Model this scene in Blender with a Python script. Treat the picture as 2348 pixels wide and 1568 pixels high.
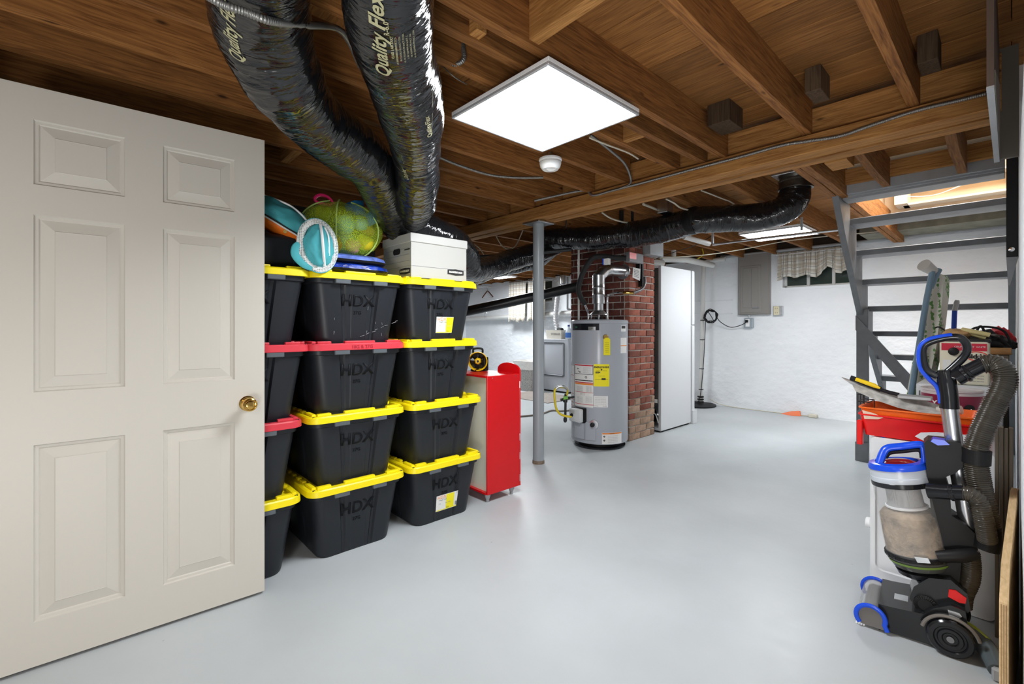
import bpy, bmesh, math, random
from math import *
from mathutils import Vector, Matrix, noise
random.seed(7)
for o in list(bpy.data.objects): bpy.data.objects.remove(o)
S = bpy.context.scene
COL = S.collection
# ---------------------------------------------------------------- camera (X = along the joists, Y = along the main beam)
F, CX, V0, H = 1060.3, 1174.0, 750.0, 1.2
AZ = atan(1146.0/F)
fw = Vector((cos(AZ), sin(AZ), 0)); rt = Vector((sin(AZ), -cos(AZ), 0))
cam = bpy.data.cameras.new('camera'); camo = bpy.data.objects.new('camera', cam); COL.objects.link(camo)
cam.sensor_width = 36; cam.lens = F/2348*36; cam.shift_y = -34/2348; cam.clip_start = .02
camo.location = (0, 0, H); camo.rotation_euler = (pi/2, 0, AZ-pi/2)
S.camera = camo
S.view_settings.view_transform = 'Standard'; S.view_settings.look = 'None'
S.view_settings.exposure = 0.3; S.view_settings.gamma = 1; S.view_settings.use_curve_mapping = False
w = bpy.data.worlds.new('world'); S.world = w; w.use_nodes = True
w.node_tree.nodes['Background'].inputs[0].default_value = (.95, .97, 1, 1)
w.node_tree.nodes['Background'].inputs[1].default_value = 0.22
def lamp(name, loc, size, power, col=(.93,.97,1), rot=(0,0,0), size_y=None):
    l = bpy.data.lights.new(name, 'AREA'); l.size = size; l.energy = power; l.color = col
    if size_y: l.shape = 'RECTANGLE'; l.size_y = size_y
    o = bpy.data.objects.new(name, l); COL.objects.link(o); o.location = loc; o.rotation_euler = rot; return o
PANEL_E, PANEL2_E = 35.0, 33.0
lamp('fill_lamp_behind', (-1.3, -.9, 2.18), .6, 48, (1, .97, .93))  # added ceiling fill, stands in for unseen warm light behind the camera
lamp('fill_lamp_left', (-1.6, 1.0, 2.18), .6, 12, (1, .92, .82))  # unseen warm fill added on the left, lights the door
lamp('panel_lamp_laundry', (5.9, 6.9, 2.16), .6, 34)
lamp('fill_lamp_middle', (4.6, 4.9, 2.16), .6, 32)  # added fill lamp, no panel hangs at this spot
lamp('stairwell_lamp', (5.2, .45, 3.3), .5, 55, (1, .97, .93))
lamp('added_uplight', (-.75, -.35, .3), .8, 30, (1, .98, .95), (radians(140), 0, AZ-pi/2))  # fill lamp added behind the camera, pointed up to brighten the joist undersides

def at(u, v, X=None, Y=None, Z=None, D=None):
    a = (u-CX)/F; r = Vector((fw.x+rt.x*a, fw.y+rt.y*a, (V0-v)/F))
    d = X/r.x if X is not None else Y/r.y if Y is not None else (Z-H)/r.z if Z is not None else D
    return Vector((r.x*d, r.y*d, H+r.z*d))
# ---------------------------------------------------------------- materials
MATS = {}
def mat(name, col, rough=.5, metal=0, var=0, vscale=6, bump=0, bscale=60, coat=0, trans=0, alpha=1, emit=0, spec=.5, sheen=0, ior=1.45, dist=.002, stretch=None, uv=False, vary_obj=0):
    if name in MATS: return MATS[name]
    m = bpy.data.materials.new(name); m.use_nodes = True; n = m.node_tree.nodes; L = m.node_tree.links
    b = n['Principled BSDF']
    b.inputs['Base Color'].default_value = (*col, 1); b.inputs['Roughness'].default_value = rough
    b.inputs['Metallic'].default_value = metal; b.inputs['Coat Weight'].default_value = coat
    b.inputs['Transmission Weight'].default_value = trans; b.inputs['Alpha'].default_value = alpha
    b.inputs['Specular IOR Level'].default_value = spec; b.inputs['IOR'].default_value = ior
    b.inputs['Sheen Weight'].default_value = sheen
    if emit: b.inputs['Emission Color'].default_value = (*col, 1); b.inputs['Emission Strength'].default_value = emit
    tc = n.new('ShaderNodeTexCoord'); src = tc.outputs['UV' if uv else 'Object']
    if stretch:
        mp = n.new('ShaderNodeMapping'); mp.inputs['Scale'].default_value = stretch; L.new(src, mp.inputs[0]); src = mp.outputs[0]
    if var:
        t = n.new('ShaderNodeTexNoise'); t.inputs['Scale'].default_value = vscale; t.inputs['Detail'].default_value = 6; L.new(src, t.inputs['Vector'])
        r = n.new('ShaderNodeMapRange'); r.inputs[1].default_value = .3; r.inputs[2].default_value = .7
        r.inputs[3].default_value = 1-var; r.inputs[4].default_value = 1+var; L.new(t.outputs[0], r.inputs[0])
        k = n.new('ShaderNodeVectorMath'); k.operation = 'SCALE'; k.inputs[0].default_value = col
        if vary_obj:
            oi = n.new('ShaderNodeObjectInfo'); mr = n.new('ShaderNodeMapRange'); mr.inputs[3].default_value = 1-vary_obj; mr.inputs[4].default_value = 1+vary_obj
            L.new(oi.outputs['Random'], mr.inputs[0]); mu = n.new('ShaderNodeMath'); mu.operation = 'MULTIPLY'
            L.new(r.outputs[0], mu.inputs[0]); L.new(mr.outputs[0], mu.inputs[1]); L.new(mu.outputs[0], k.inputs['Scale'])
        else: L.new(r.outputs[0], k.inputs['Scale'])
        L.new(k.outputs[0], b.inputs['Base Color'])
    if bump:
        t = n.new('ShaderNodeTexNoise'); t.inputs['Scale'].default_value = bscale; t.inputs['Detail'].default_value = 8; L.new(src, t.inputs['Vector'])
        bp = n.new('ShaderNodeBump'); bp.inputs['Strength'].default_value = bump; bp.inputs['Distance'].default_value = dist
        L.new(t.outputs[0], bp.inputs['Height']); L.new(bp.outputs[0], b.inputs['Normal'])
    MATS[name] = m; return m
def wood(name, c1, c2, axis, rough=.75, knots=True, vary=.18, scale=1):
    m = bpy.data.materials.new(name); m.use_nodes = True; n = m.node_tree.nodes; L = m.node_tree.links
    b = n['Principled BSDF']; b.inputs['Roughness'].default_value = rough; b.inputs['Specular IOR Level'].default_value = .25
    tc = n.new('ShaderNodeTexCoord'); oi = n.new('ShaderNodeObjectInfo')
    off = n.new('ShaderNodeVectorMath'); off.operation = 'SCALE'; off.inputs[0].default_value = (7, 13, 5); L.new(oi.outputs['Random'], off.inputs['Scale'])
    ad = n.new('ShaderNodeVectorMath'); L.new(tc.outputs['Object'], ad.inputs[0]); L.new(off.outputs[0], ad.inputs[1])
    mp = n.new('ShaderNodeMapping'); s = [52*scale]*3; s['XYZ'.index(axis)] = 3.0*scale; mp.inputs['Scale'].default_value = s; L.new(ad.outputs[0], mp.inputs[0])
    t = n.new('ShaderNodeTexNoise'); t.inputs['Scale'].default_value = 1.6; t.inputs['Detail'].default_value = 7; t.inputs['Distortion'].default_value = 1.2; L.new(mp.outputs[0], t.inputs['Vector'])
    mp2 = n.new('ShaderNodeMapping'); s2 = [110*scale]*3; s2['XYZ'.index(axis)] = 3*scale; mp2.inputs['Scale'].default_value = s2; L.new(ad.outputs[0], mp2.inputs[0])
    t2 = n.new('ShaderNodeTexNoise'); t2.inputs['Scale'].default_value = 1.2; t2.inputs['Detail'].default_value = 4; L.new(mp2.outputs[0], t2.inputs['Vector'])
    mx = n.new('ShaderNodeMath'); mx.operation = 'MULTIPLY_ADD'; mx.inputs[1].default_value = .35; L.new(t2.outputs[0], mx.inputs[0]); L.new(t.outputs[0], mx.inputs[2])
    cr = n.new('ShaderNodeValToRGB'); e = cr.color_ramp.elements
    e[0].position = .40; e[0].color = (*c1, 1); e[1].position = .86; e[1].color = (*c2, 1); L.new(mx.outputs[0], cr.inputs[0])
    last = cr.outputs[0]
    if knots:
        mk = n.new('ShaderNodeMapping'); s3 = [9*scale]*3; s3['XYZ'.index(axis)] = 3.2*scale; mk.inputs['Scale'].default_value = s3; L.new(ad.outputs[0], mk.inputs[0])
        vo = n.new('ShaderNodeTexVoronoi'); vo.inputs['Scale'].default_value = 1; L.new(mk.outputs[0], vo.inputs['Vector'])
        rr = n.new('ShaderNodeMapRange'); rr.inputs[1].default_value = .03; rr.inputs[2].default_value = .10; rr.inputs[3].default_value = .22; L.new(vo.outputs['Distance'], rr.inputs[0])
        k2 = n.new('ShaderNodeVectorMath'); k2.operation = 'SCALE'; L.new(last, k2.inputs[0]); L.new(rr.outputs[0], k2.inputs['Scale']); last = k2.outputs[0]
    mr = n.new('ShaderNodeMapRange'); mr.inputs[3].default_value = 1-vary; mr.inputs[4].default_value = 1+vary; L.new(oi.outputs['Random'], mr.inputs[0])
    k = n.new('ShaderNodeVectorMath'); k.operation = 'SCALE'; L.new(last, k.inputs[0]); L.new(mr.outputs[0], k.inputs['Scale']); L.new(k.outputs[0], b.inputs['Base Color'])
    bp = n.new('ShaderNodeBump'); bp.inputs['Strength'].default_value = .5; bp.inputs['Distance'].default_value = .0015; L.new(mx.outputs[0], bp.inputs['Height']); L.new(bp.outputs[0], b.inputs['Normal'])
    MATS[name] = m; return m
joistX = wood('joist wood', (.10, .034, .008), (.35, .15, .042), 'X')
joistY = wood('beam wood', (.21, .08, .02), (.52, .26, .08), 'Y')
plankY = wood('subfloor wood', (.15, .060, .015), (.36, .16, .045), 'Y', vary=.25)
tanwood = wood('pale stair framing wood', (.50, .37, .24), (.64, .49, .34), 'Y', knots=False, vary=.08)
palewood = wood('plywood', (.50, .33, .16), (.66, .47, .26), 'X', knots=False)
def floor_mat():
    m = mat('painted concrete floor', (.50, .535, .555), .32, var=.07, vscale=1.3, bump=.25, bscale=9, dist=.004, spec=.4)
    n = m.node_tree.nodes; L = m.node_tree.links; b = n['Principled BSDF']; src = b.inputs['Base Color'].links[0].from_socket
    tc = n.new('ShaderNodeTexCoord')
    mp = n.new('ShaderNodeMapping'); mp.inputs['Scale'].default_value = (14, 5, 1); mp.inputs['Rotation'].default_value = (0, 0, .7); L.new(tc.outputs['Object'], mp.inputs[0])
    t = n.new('ShaderNodeTexNoise'); t.inputs['Scale'].default_value = 2.2; t.inputs['Detail'].default_value = 10; t.inputs['Roughness'].default_value = .75; L.new(mp.outputs[0], t.inputs['Vector'])
    r = n.new('ShaderNodeMapRange'); r.inputs[1].default_value = .66; r.inputs[2].default_value = .74; r.inputs[3].default_value = 0; r.inputs[4].default_value = .22; L.new(t.outputs[0], r.inputs[0])
    x = n.new('ShaderNodeMix'); x.data_type = 'RGBA'; L.new(r.outputs[0], x.inputs[0]); L.new(src, x.inputs[6]); x.inputs[7].default_value = (.75, .77, .78, 1)
    v = n.new('ShaderNodeTexVoronoi'); v.inputs['Scale'].default_value = 5; L.new(tc.outputs['Object'], v.inputs['Vector'])
    r2 = n.new('ShaderNodeMapRange'); r2.inputs[1].default_value = .012; r2.inputs[2].default_value = .03; r2.inputs[3].default_value = .55; r2.inputs[4].default_value = 0; L.new(v.outputs['Distance'], r2.inputs[0])
    x2 = n.new('ShaderNodeMix'); x2.data_type = 'RGBA'; L.new(r2.outputs[0], x2.inputs[0]); L.new(x.outputs[2], x2.inputs[6]); x2.inputs[7].default_value = (.2, .21, .22, 1)
    L.new(x2.outputs[2], b.inputs['Base Color'])
    rr = n.new('ShaderNodeMapRange'); rr.inputs[1].default_value = .3; rr.inputs[2].default_value = .7; rr.inputs[3].default_value = .3; rr.inputs[4].default_value = .48; L.new(t.outputs[0], rr.inputs[0]); L.new(rr.outputs[0], b.inputs['Roughness'])
    return m
M_floor = floor_mat()
M_wall = mat('white painted concrete', (.84, .87, .90), .6, var=.03, vscale=1.5, bump=.7, bscale=6, dist=.04, stretch=(1, .9, 1.25))
M_white = mat('white enamel', (.66, .68, .70), .28, bump=.05, bscale=200)
M_whitep = mat('white plastic', (.92, .93, .94), .35)
M_door = mat('cream door paint', (.58, .55, .495), .42, bump=.28, bscale=120, stretch=(1, 1, .06), dist=.0006)
M_blk = mat('black tote plastic', (.014, .0165, .0215), .42, bump=.25, bscale=260, dist=.0006, spec=.45)
M_blk2 = mat('black tote lettering', (.005, .006, .008), .55, spec=.2)
M_yel = mat('yellow lid plastic', (.92, .74, .005), .38, bump=.1, bscale=200)
M_redlid = mat('red lid plastic', (.64, .045, .065), .4)
M_black = mat('matte black', (.008, .008, .009), .5, spec=.35)
M_gloss = mat('gloss black plastic', (.012, .013, .016), .16)
M_grey = mat('grey paint', (.19, .20, .215), .45, var=.1, vscale=12, bump=.2, bscale=60)
M_greyl = mat('light grey paint', (.36, .375, .39), .5, var=.08, vscale=10, bump=.2, bscale=60)
M_steelcol = mat('grey painted steel', (.31, .345, .37), .3, bump=.35, bscale=140, dist=.001)
M_galv = mat('galvanised steel', (.62, .64, .66), .28, metal=1, var=.12, vscale=25)
M_chrome = mat('chrome', (.8, .8, .82), .12, metal=1)
M_brass = mat('polished brass', (.72, .46, .13), .14, metal=1)
M_heater = mat('grey heater enamel', (.40, .425, .47), .22, spec=.6)
M_cond = mat('armoured cable steel', (.30, .30, .29), .4, metal=.8)
M_cable = mat('cream cable jacket', (.60, .57, .47), .5)
M_yellowc = mat('yellow cable', (.80, .62, .03), .4)
M_red = mat('red lacquer', (.62, .004, .008), .3, bump=.06, bscale=30)
M_redp = mat('red plastic', (.80, .012, .012), .3)
M_orange = mat('orange plastic', (.85, .14, .01), .4, var=.1, vscale=20)
M_blue = mat('blue plastic', (.01, .08, .72), .25)
M_pvc = mat('white pvc', (.66, .66, .64), .35)
M_paper = mat('paper', (.80, .80, .78), .7)
M_ink = mat('black ink', (.02, .02, .02), .6)
M_inkg = mat('grey ink', (.25, .25, .27), .7)
M_inkr = mat('red ink', (.55, .03, .05), .6)
M_inko = mat('orange ink', (.85, .25, .03), .6)
M_ylab = mat('yellow label', (.92, .80, .01), .55)
M_glass = mat('window glass', (.05, .07, .06), .05, spec=.8)
M_mortar = mat('grey mortar', (.42, .39, .35), .9, var=.2, vscale=20, bump=.6, bscale=90, dist=.004)
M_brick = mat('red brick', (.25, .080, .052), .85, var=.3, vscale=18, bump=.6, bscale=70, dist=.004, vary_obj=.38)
M_brickd = mat('darker red brick', (.13, .038, .028), .85, var=.3, vscale=18, bump=.6, bscale=70, dist=.004, vary_obj=.3)  # darker brick tone, used on the left face of the chimney
M_brickl = mat('worn brown brick', (.30, .20, .14), .9, var=.3, vscale=18, bump=.7, bscale=70, dist=.004, vary_obj=.2)
M_cast = mat('black painted pipe', (.02, .022, .024), .28, bump=.4, bscale=60, dist=.001)
M_card = mat('brown cardboard', (.36, .25, .15), .8)
M_dark = mat('dark void', (.008, .008, .009), .9)
M_teal = mat('teal fabric', (.07, .42, .48), .7, bump=.4, bscale=25, dist=.006)
M_beige = mat('beige insulation', (.45, .42, .35), .8)
def duct_mat():
    m = mat('black duct film', (.009, .010, .012), .11, spec=.8)
    n = m.node_tree.nodes; L = m.node_tree.links; b = n['Principled BSDF']; tc = n.new('ShaderNodeTexCoord')
    hs = []
    for sc, det in (((13, 2.2, 1), 2), ((38, 6, 1), 2)):
        mp = n.new('ShaderNodeMapping'); mp.inputs['Scale'].default_value = sc; mp.inputs['Rotation'].default_value = (0, 0, .12); L.new(tc.outputs['UV'], mp.inputs[0])
        t = n.new('ShaderNodeTexNoise'); t.inputs['Scale'].default_value = 1; t.inputs['Detail'].default_value = det; t.inputs['Distortion'].default_value = 1.4; L.new(mp.outputs[0], t.inputs['Vector'])
        r = n.new('ShaderNodeMath'); r.operation = 'ABSOLUTE'; s_ = n.new('ShaderNodeMath'); s_.operation = 'SUBTRACT'; s_.inputs[1].default_value = .5
        L.new(t.outputs[0], s_.inputs[0]); L.new(s_.outputs[0], r.inputs[0]); hs.append(r)
    ad = n.new('ShaderNodeMath'); ad.operation = 'MULTIPLY_ADD'; ad.inputs[1].default_value = .22; L.new(hs[1].outputs[0], ad.inputs[0]); L.new(hs[0].outputs[0], ad.inputs[2])
    bp = n.new('ShaderNodeBump'); bp.inputs['Strength'].default_value = 1; bp.inputs['Distance'].default_value = .016; L.new(ad.outputs[0], bp.inputs['Height']); L.new(bp.outputs[0], b.inputs['Normal'])
    return m
M_duct = duct_mat()
def plaid_mat(name, c0, c1, c2, su, sv):
    m = mat(name, c0, .85); n = m.node_tree.nodes; L = m.node_tree.links; b = n['Principled BSDF']; tc = n.new('ShaderNodeTexCoord')
    sx = n.new('ShaderNodeSeparateXYZ'); L.new(tc.outputs['UV'], sx.inputs[0]); last = None
    def band(out, s, lo, hi, ph):
        a = n.new('ShaderNodeMath'); a.operation = 'MULTIPLY_ADD'; a.inputs[1].default_value = s; a.inputs[2].default_value = ph; L.new(out, a.inputs[0])
        f = n.new('ShaderNodeMath'); f.operation = 'FRACT'; L.new(a.outputs[0], f.inputs[0])
        g = n.new('ShaderNodeMath'); g.operation = 'LESS_THAN'; g.inputs[1].default_value = lo; L.new(f.outputs[0], g.inputs[0]); return g.outputs[0]
    cur = None
    for out, s in ((sx.outputs[0], su), (sx.outputs[1], sv)):
        for wd, ph, c, k in ((.34, 0, c1, .55), (.06, .42, c2, .8), (.06, .6, c1, .7)):
            g = band(out, s, wd, 0, ph); mu = n.new('ShaderNodeMath'); mu.operation = 'MULTIPLY'; mu.inputs[1].default_value = k; L.new(g, mu.inputs[0])
            x = n.new('ShaderNodeMix'); x.data_type = 'RGBA'; L.new(mu.outputs[0], x.inputs[0]); x.inputs[7].default_value = (*c, 1)
            if cur: L.new(cur, x.inputs[6])
            else: x.inputs[6].default_value = (*c0, 1)
            cur = x.outputs[2]
    L.new(cur, b.inputs['Base Color']); return m
M_plaid = plaid_mat('brown and cream plaid cloth', (.74, .73, .68), (.42, .35, .26), (.13, .12, .11), 12, 7)
# ---------------------------------------------------------------- mesh helpers
def tagp(o, label=None, cat=None, group=None, kind=None):
    if label: o['label'] = label
    if cat: o['category'] = cat
    if group: o['group'] = group
    if kind: o['kind'] = kind
    return o
def empty(name, loc, label=None, cat=None, group=None, kind=None):
    o = bpy.data.objects.new(name, None); COL.objects.link(o); o.location = loc; o.empty_display_size = .05
    return tagp(o, label, cat, group, kind)
def wmat(o):
    m = Matrix.Translation(o.location)
    return (wmat(o.parent) @ o.matrix_parent_inverse @ m) if o.parent else m
def parent(o, p):
    o.parent = p; o.matrix_parent_inverse = wmat(p).inverted()
class MB:
    def __init__(s): s.b = bmesh.new(); s.uv = s.b.loops.layers.uv.new('UV')
    def box(s, lo, hi, bev=0, M=None, seg=1):
        lo = Vector(lo); hi = Vector(hi); n0 = len(s.b.verts)
        r = bmesh.ops.create_cube(s.b, size=1); vs = r['verts']
        for v in vs: v.co = Vector(((lo.x+hi.x)/2+v.co.x*(hi.x-lo.x), (lo.y+hi.y)/2+v.co.y*(hi.y-lo.y), (lo.z+hi.z)/2+v.co.z*(hi.z-lo.z)))
        if bev:
            es = list({e for v in vs for e in v.link_edges})
            r = bmesh.ops.bevel(s.b, geom=es, offset=bev, segments=seg, affect='EDGES', profile=.5); vs = [v for v in s.b.verts if v.is_valid][n0:] if False else list({v for f in r['faces'] for v in f.verts} | {v for v in vs if v.is_valid})
        if M is not None:
            for v in vs: v.co = M @ v.co
        return s
    def face(s, pts, uvs=None):
        f = s.b.faces.new([s.b.verts.new(p) for p in pts])
        if uvs:
            for l, q in zip(f.loops, uvs): l[s.uv].uv = q
        return f
    def grid(s, rows, uvs=None, cu=False, cv=False):
        V = [[s.b.verts.new(p) for p in r] for r in rows]; n = len(V); m = len(V[0])
        for i in range(n if cv else n-1):
            for j in range(m if cu else m-1):
                q = [(i, j), (i, (j+1) % m), ((i+1) % n, (j+1) % m), ((i+1) % n, j)]
                try: f = s.b.faces.new([V[a][c] for a, c in q])
                except ValueError: continue
                if uvs:
                    qq = [(i, j), (i, j+1), (i+1, j+1), (i+1, j)]
                    for l, (a, c) in zip(f.loops, qq): l[s.uv].uv = uvs(a, c)
        return V
    def cap(s, ring):
        try: s.b.faces.new(ring)
        except ValueError: pass
    def lathe(s, prof, c=(0, 0, 0), ax=None, seg=24, caps=True):
        c = Vector(c); q = Matrix.Identity(3) if ax is None else Vector((0, 0, 1)).rotation_difference(Vector(ax)).to_matrix()
        rows = [[c + q @ Vector((r*cos(2*pi*j/seg), r*sin(2*pi*j/seg), z)) for j in range(seg)] for r, z in prof]
        V = s.grid(rows, cu=True)
        if caps: s.cap(V[0]); s.cap(V[-1])
        return s
    def cyl(s, p0, p1, r0, r1=None, seg=16):
        p0 = Vector(p0); d = Vector(p1)-p0; return s.lathe([(r0, 0), (r0 if r1 is None else r1, d.length)], p0, d, seg)
    def tube(s, pts, r, seg=8, closed=False, caps=True, sq=1, disp=None):
        P = [Vector(p) for p in pts]; n = len(P); up = None; rows = []; L = 0; Ls = []
        for i, p in enumerate(P):
            t = (P[(i+1) % n]-P[i-1]) if closed else (P[min(i+1, n-1)]-P[max(i-1, 0)])
            t.normalize()
            if up is None: up = Vector((0, 0, 1)) if abs(t.z) < .9 else Vector((1, 0, 0)); 
            a = up - t*up.dot(t); a.normalize(); up = a; b_ = t.cross(a)
            if i: L += (P[i]-P[i-1]).length
            Ls.append(L); rr = r(i/(n-1)) if callable(r) else r[i] if isinstance(r, (list, tuple)) else r
            row = []
            for j in range(seg):
                th = 2*pi*j/seg; q = rr*(1 + (disp(L, th) if disp else 0)); row.append(p + a*cos(th)*q + b_*sin(th)*q*sq)
            rows.append(row)
        V = s.grid(rows, cu=True, cv=closed, uvs=lambda i, j: (Ls[i % n], j/seg))
        if caps and not closed: s.cap(V[0]); s.cap(V[-1])
        s.rows = rows; return s
    def prism(s, pts, d):
        d = Vector(d); a = [s.b.verts.new(p) for p in pts]; b_ = [s.b.verts.new(Vector(p)+d) for p in pts]; n = len(a)
        s.b.faces.new(a); s.b.faces.new(b_[::-1])
        for i in range(n): s.b.faces.new((a[i], b_[i], b_[(i+1) % n], a[(i+1) % n]))
        return s
    def bevel(s, off, seg=2, ang=30):
        es = [e for e in s.b.edges if len(e.link_faces) == 2 and degrees(e.calc_face_angle(0)) > ang]
        bmesh.ops.bevel(s.b, geom=es, offset=off, segments=seg, affect='EDGES', profile=.5, clamp_overlap=True); return s
    def build(s, name, m, par=None, label=None, ang=32, kind=None, nrm=True):
        if nrm: bmesh.ops.recalc_face_normals(s.b, faces=s.b.faces)
        me = bpy.data.meshes.new(name); s.b.to_mesh(me); s.b.free(); me.materials.append(m)
        for p in me.polygons: p.use_smooth = True
        me.set_sharp_from_angle(angle=radians(ang))
        o = bpy.data.objects.new(name, me); COL.objects.link(o)
        if par is not None: parent(o, par)
        return tagp(o, label, kind=kind)
def spline(pts, n=8, closed=False):
    P = [Vector(p) for p in pts]; out = []; m = len(P)
    for i in range(m if closed else m-1):
        g = (lambda k: P[k % m]) if closed else (lambda k: P[max(0, min(m-1, k))])
        a, b, c, d = g(i-1), g(i), g(i+1), g(i+2)
        for k in range(n):
            t = k/n; out.append(.5*((2*b)+(c-a)*t+(2*a-5*b+4*c-d)*t*t+(3*b-a-3*c+d)*t**3))
    if not closed: out.append(P[-1])
    return out
def lerp_list(vals, n):
    out = []
    for i in range(n):
        x = i/(n-1)*(len(vals)-1); k = min(int(x), len(vals)-2); out.append(vals[k]+(vals[k+1]-vals[k])*(x-k))
    return out
def copy_tree(root, delta, rotz=0, label=None):
    r = root.copy(); COL.objects.link(r); r.location = Vector(root.location)+Vector(delta); r.rotation_euler.z += rotz
    if label: r['label'] = label
    for ch in list(root.children):
        c = ch.copy(); COL.objects.link(c); c.parent = r; c.matrix_parent_inverse = ch.matrix_parent_inverse.copy()
        for g in list(ch.children):
            d = g.copy(); COL.objects.link(d); d.parent = c; d.matrix_parent_inverse = g.matrix_parent_inverse.copy()
    return r
TXT = {}
def text(body, size, o, x, y, m, par, name='lettering', depth=.0006, align='CENTER', fn=None, bold=0, shear=0, wscale=1):
    """flat lettering: origin o, reading direction x, up direction y; fn maps (x,y)->world for curved surfaces"""
    c = bpy.data.curves.new('t', 'FONT'); c.body = body; c.size = size; c.align_x = align; c.align_y = 'CENTER'; c.offset = bold; c.shear = shear; c.resolution_u = 3
    t = bpy.data.objects.new('t', c); COL.objects.link(t); dg = bpy.context.evaluated_depsgraph_get(); me = bpy.data.meshes.new_from_object(t.evaluated_get(dg))
    bpy.data.objects.remove(t); bpy.data.curves.remove(c)
    b = bmesh.new(); b.from_mesh(me)
    if fn: bmesh.ops.subdivide_edges(b, edges=[e for e in b.edges if e.calc_length() > .02], cuts=2)
    x = Vector(x).normalized(); y = Vector(y).normalized(); nn = x.cross(y)
    for v in b.verts: v.co = fn(v.co.x*wscale, v.co.y) if fn else Vector(o)+x*v.co.x*wscale+y*v.co.y+nn*.0004
    if depth and not fn:
        r = bmesh.ops.extrude_face_region(b, geom=b.faces[:]); 
        for v in [g for g in r['geom'] if isinstance(g, bmesh.types.BMVert)]: v.co += nn*depth
    b.to_mesh(me); b.free(); me.materials.clear(); me.materials.append(m)
    ob = bpy.data.objects.new(name, me); COL.objects.link(ob)
    if par is not None: parent(ob, par)
    return ob
# ================================================================ STRUCTURE
TOP = 2.224; SUB = 2.42
def struct(name, mb, m, par=None, **k):
    o = mb.build(name, m, par, **k)
    if par is None: o['kind'] = 'structure'
    return o
struct('floor', MB().box((-3.2, -3.2, -.1), (7.3, 9.6, 0)), M_floor)
BW = 7.15
# back wall with two window openings
wb = MB()
def wall_x(mb, X0, X1, Y0, Y1, Z0, Z1, holes):
    ys = sorted({Y0, Y1, *[h[0] for h in holes], *[h[1] for h in holes]})
    for a, b in zip(ys, ys[1:]):
        hs = [h for h in holes if h[0] <= a and h[1] >= b]
        if not hs: mb.box((X0, a, Z0), (X1, b, Z1))
        else: mb.box((X0, a, Z0), (X1, b, hs[0][2])); mb.box((X0, a, hs[0][3]), (X1, b, Z1))
wall_x(wb, BW, BW+.22, -.15, 9.6, 0, 2.25, [(1.33, 2.17, 1.75, 2.2), (6.5, 7.45, 1.75, 2.2)])
struct('wall_back', wb, M_wall)
struct('wall_right', MB().box((1.72, -.14, 0), (3.2, -.022, 1.9)).box((3.2, -.14, 0), (7.15, -.022, 2.42)), M_wall)
struct('wall_left', MB().box((-3.2, 9.45, 0), (7.15, 9.6, 2.42)), M_wall)
# made-up partition, coloured near black to keep the space behind the totes dark
struct('wall_partition', MB().box((-3.2, 4.15, 0), (2.05, 4.25, 2.42)), mat('near black partition', (.035, .030, .028), .9))
struct('trim_1', MB().box((BW-.03, -.02, 2.25), (BW+.2, 9.45, 2.42)), mat('dark rim framing', (.03, .02, .013), .9))
struct('trim_2', MB().cyl((BW-.05, 0, 2.262), (BW-.05, 3.0, 2.262), .022), M_greyl)
# formwork ledges in the back wall
struct('trim_3', MB().box((BW-.012, 2.85, 1.60), (BW+.01, 4.4, 1.615), .004), M_wall)
struct('trim_4', MB().box((BW-.012, 2.85, 1.40), (BW+.01, 4.4, 1.415), .004), M_wall)
ceil = empty('ceiling', (2, 2, SUB), kind='structure')
# subfloor planks
x = -2.98
k = 0
while x < BW:
    for (a, b) in (((-3.2, .0), (0.0, 9.6)) if k % 2 else ((-3.2, 9.6),)):
        if x+.19 > 4.36 and x < 6.25:
            if b > .95: MB().box((x+.003, max(a, .95), SUB), (x+.187, b, SUB+.02), .002).build('plank', plankY, ceil)
        else: MB().box((x+.003, a+.002, SUB), (x+.187, b, SUB+.02), .002).build('plank', plankY, ceil)
    x += .19; k += 1
MB().box((-3.2, .95, SUB+.021), (BW, 9.6, SUB+.06)).build('underlay', M_dark, ceil)
MB().box((-3.2, -3.2, SUB+.021), (4.2, .95, SUB+.06)).build('underlay', M_dark, ceil)
MB().box((6.25, -3.2, SUB+.021), (BW, .95, SUB+.06)).build('underlay', M_dark, ceil)
def joist(y, x0, x1, z0=TOP, z1=SUB, th=.042, dy=0):
    b = MB(); n = 10; rows = []
    for i in range(n+1):
        t = i/n; X = x0+(x1-x0)*t; yy = y+dy*t+.003*sin(7*X+y*31); zz = z0+.003*sin(3*X+y*17)
        rows.append([(X, yy-th/2, zz), (X, yy+th/2, zz), (X, yy+th/2, z1), (X, yy-th/2, z1)])
    V = b.grid(rows, cu=True); b.cap(V[0]); b.cap(V[-1]); b.build('joist', joistX, ceil)
for y, dy in ((-2.6, 0), (-2.2, 0), (-1.8, 0), (-1.4, 0), (-1.0, 0), (-.6, 0), (-.15, 0), (.30, .012), (.69, .055), (1.24, -.06), (1.36, -.05), (1.505, -.015), (1.90, -.035), (2.21, -.035), (2.5, 0), (2.8, .01), (3.13, 0), (3.45, 0), (3.76, 0), (4.07, 0)):
    joist(y, -3.1, 2.85, dy=dy)
joist(.735, 1.7, 2.85, z0=TOP+.004, th=.03) if False else None
for y in (4.4, 4.8, 5.2, 5.6, 6.0, 6.4, 6.8, 7.2, 7.6, 8.0, 8.4, 8.8, 9.2): joist(y, 2.1, 2.85)
for y in (1.385, 1.82, 2.25, 2.68, 3.10, 3.52, 3.94, 4.36, 4.8, 5.2, 5.6, 6.0, 6.4, 6.8, 7.2, 7.6, 8.0, 8.4, 8.8, 9.2): joist(y, 3.06, 7.12)
joist(.885, 3.06, 7.12, z0=TOP-.015, th=.05); joist(.94, 3.06, 7.12, z0=TOP-.012)
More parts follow.
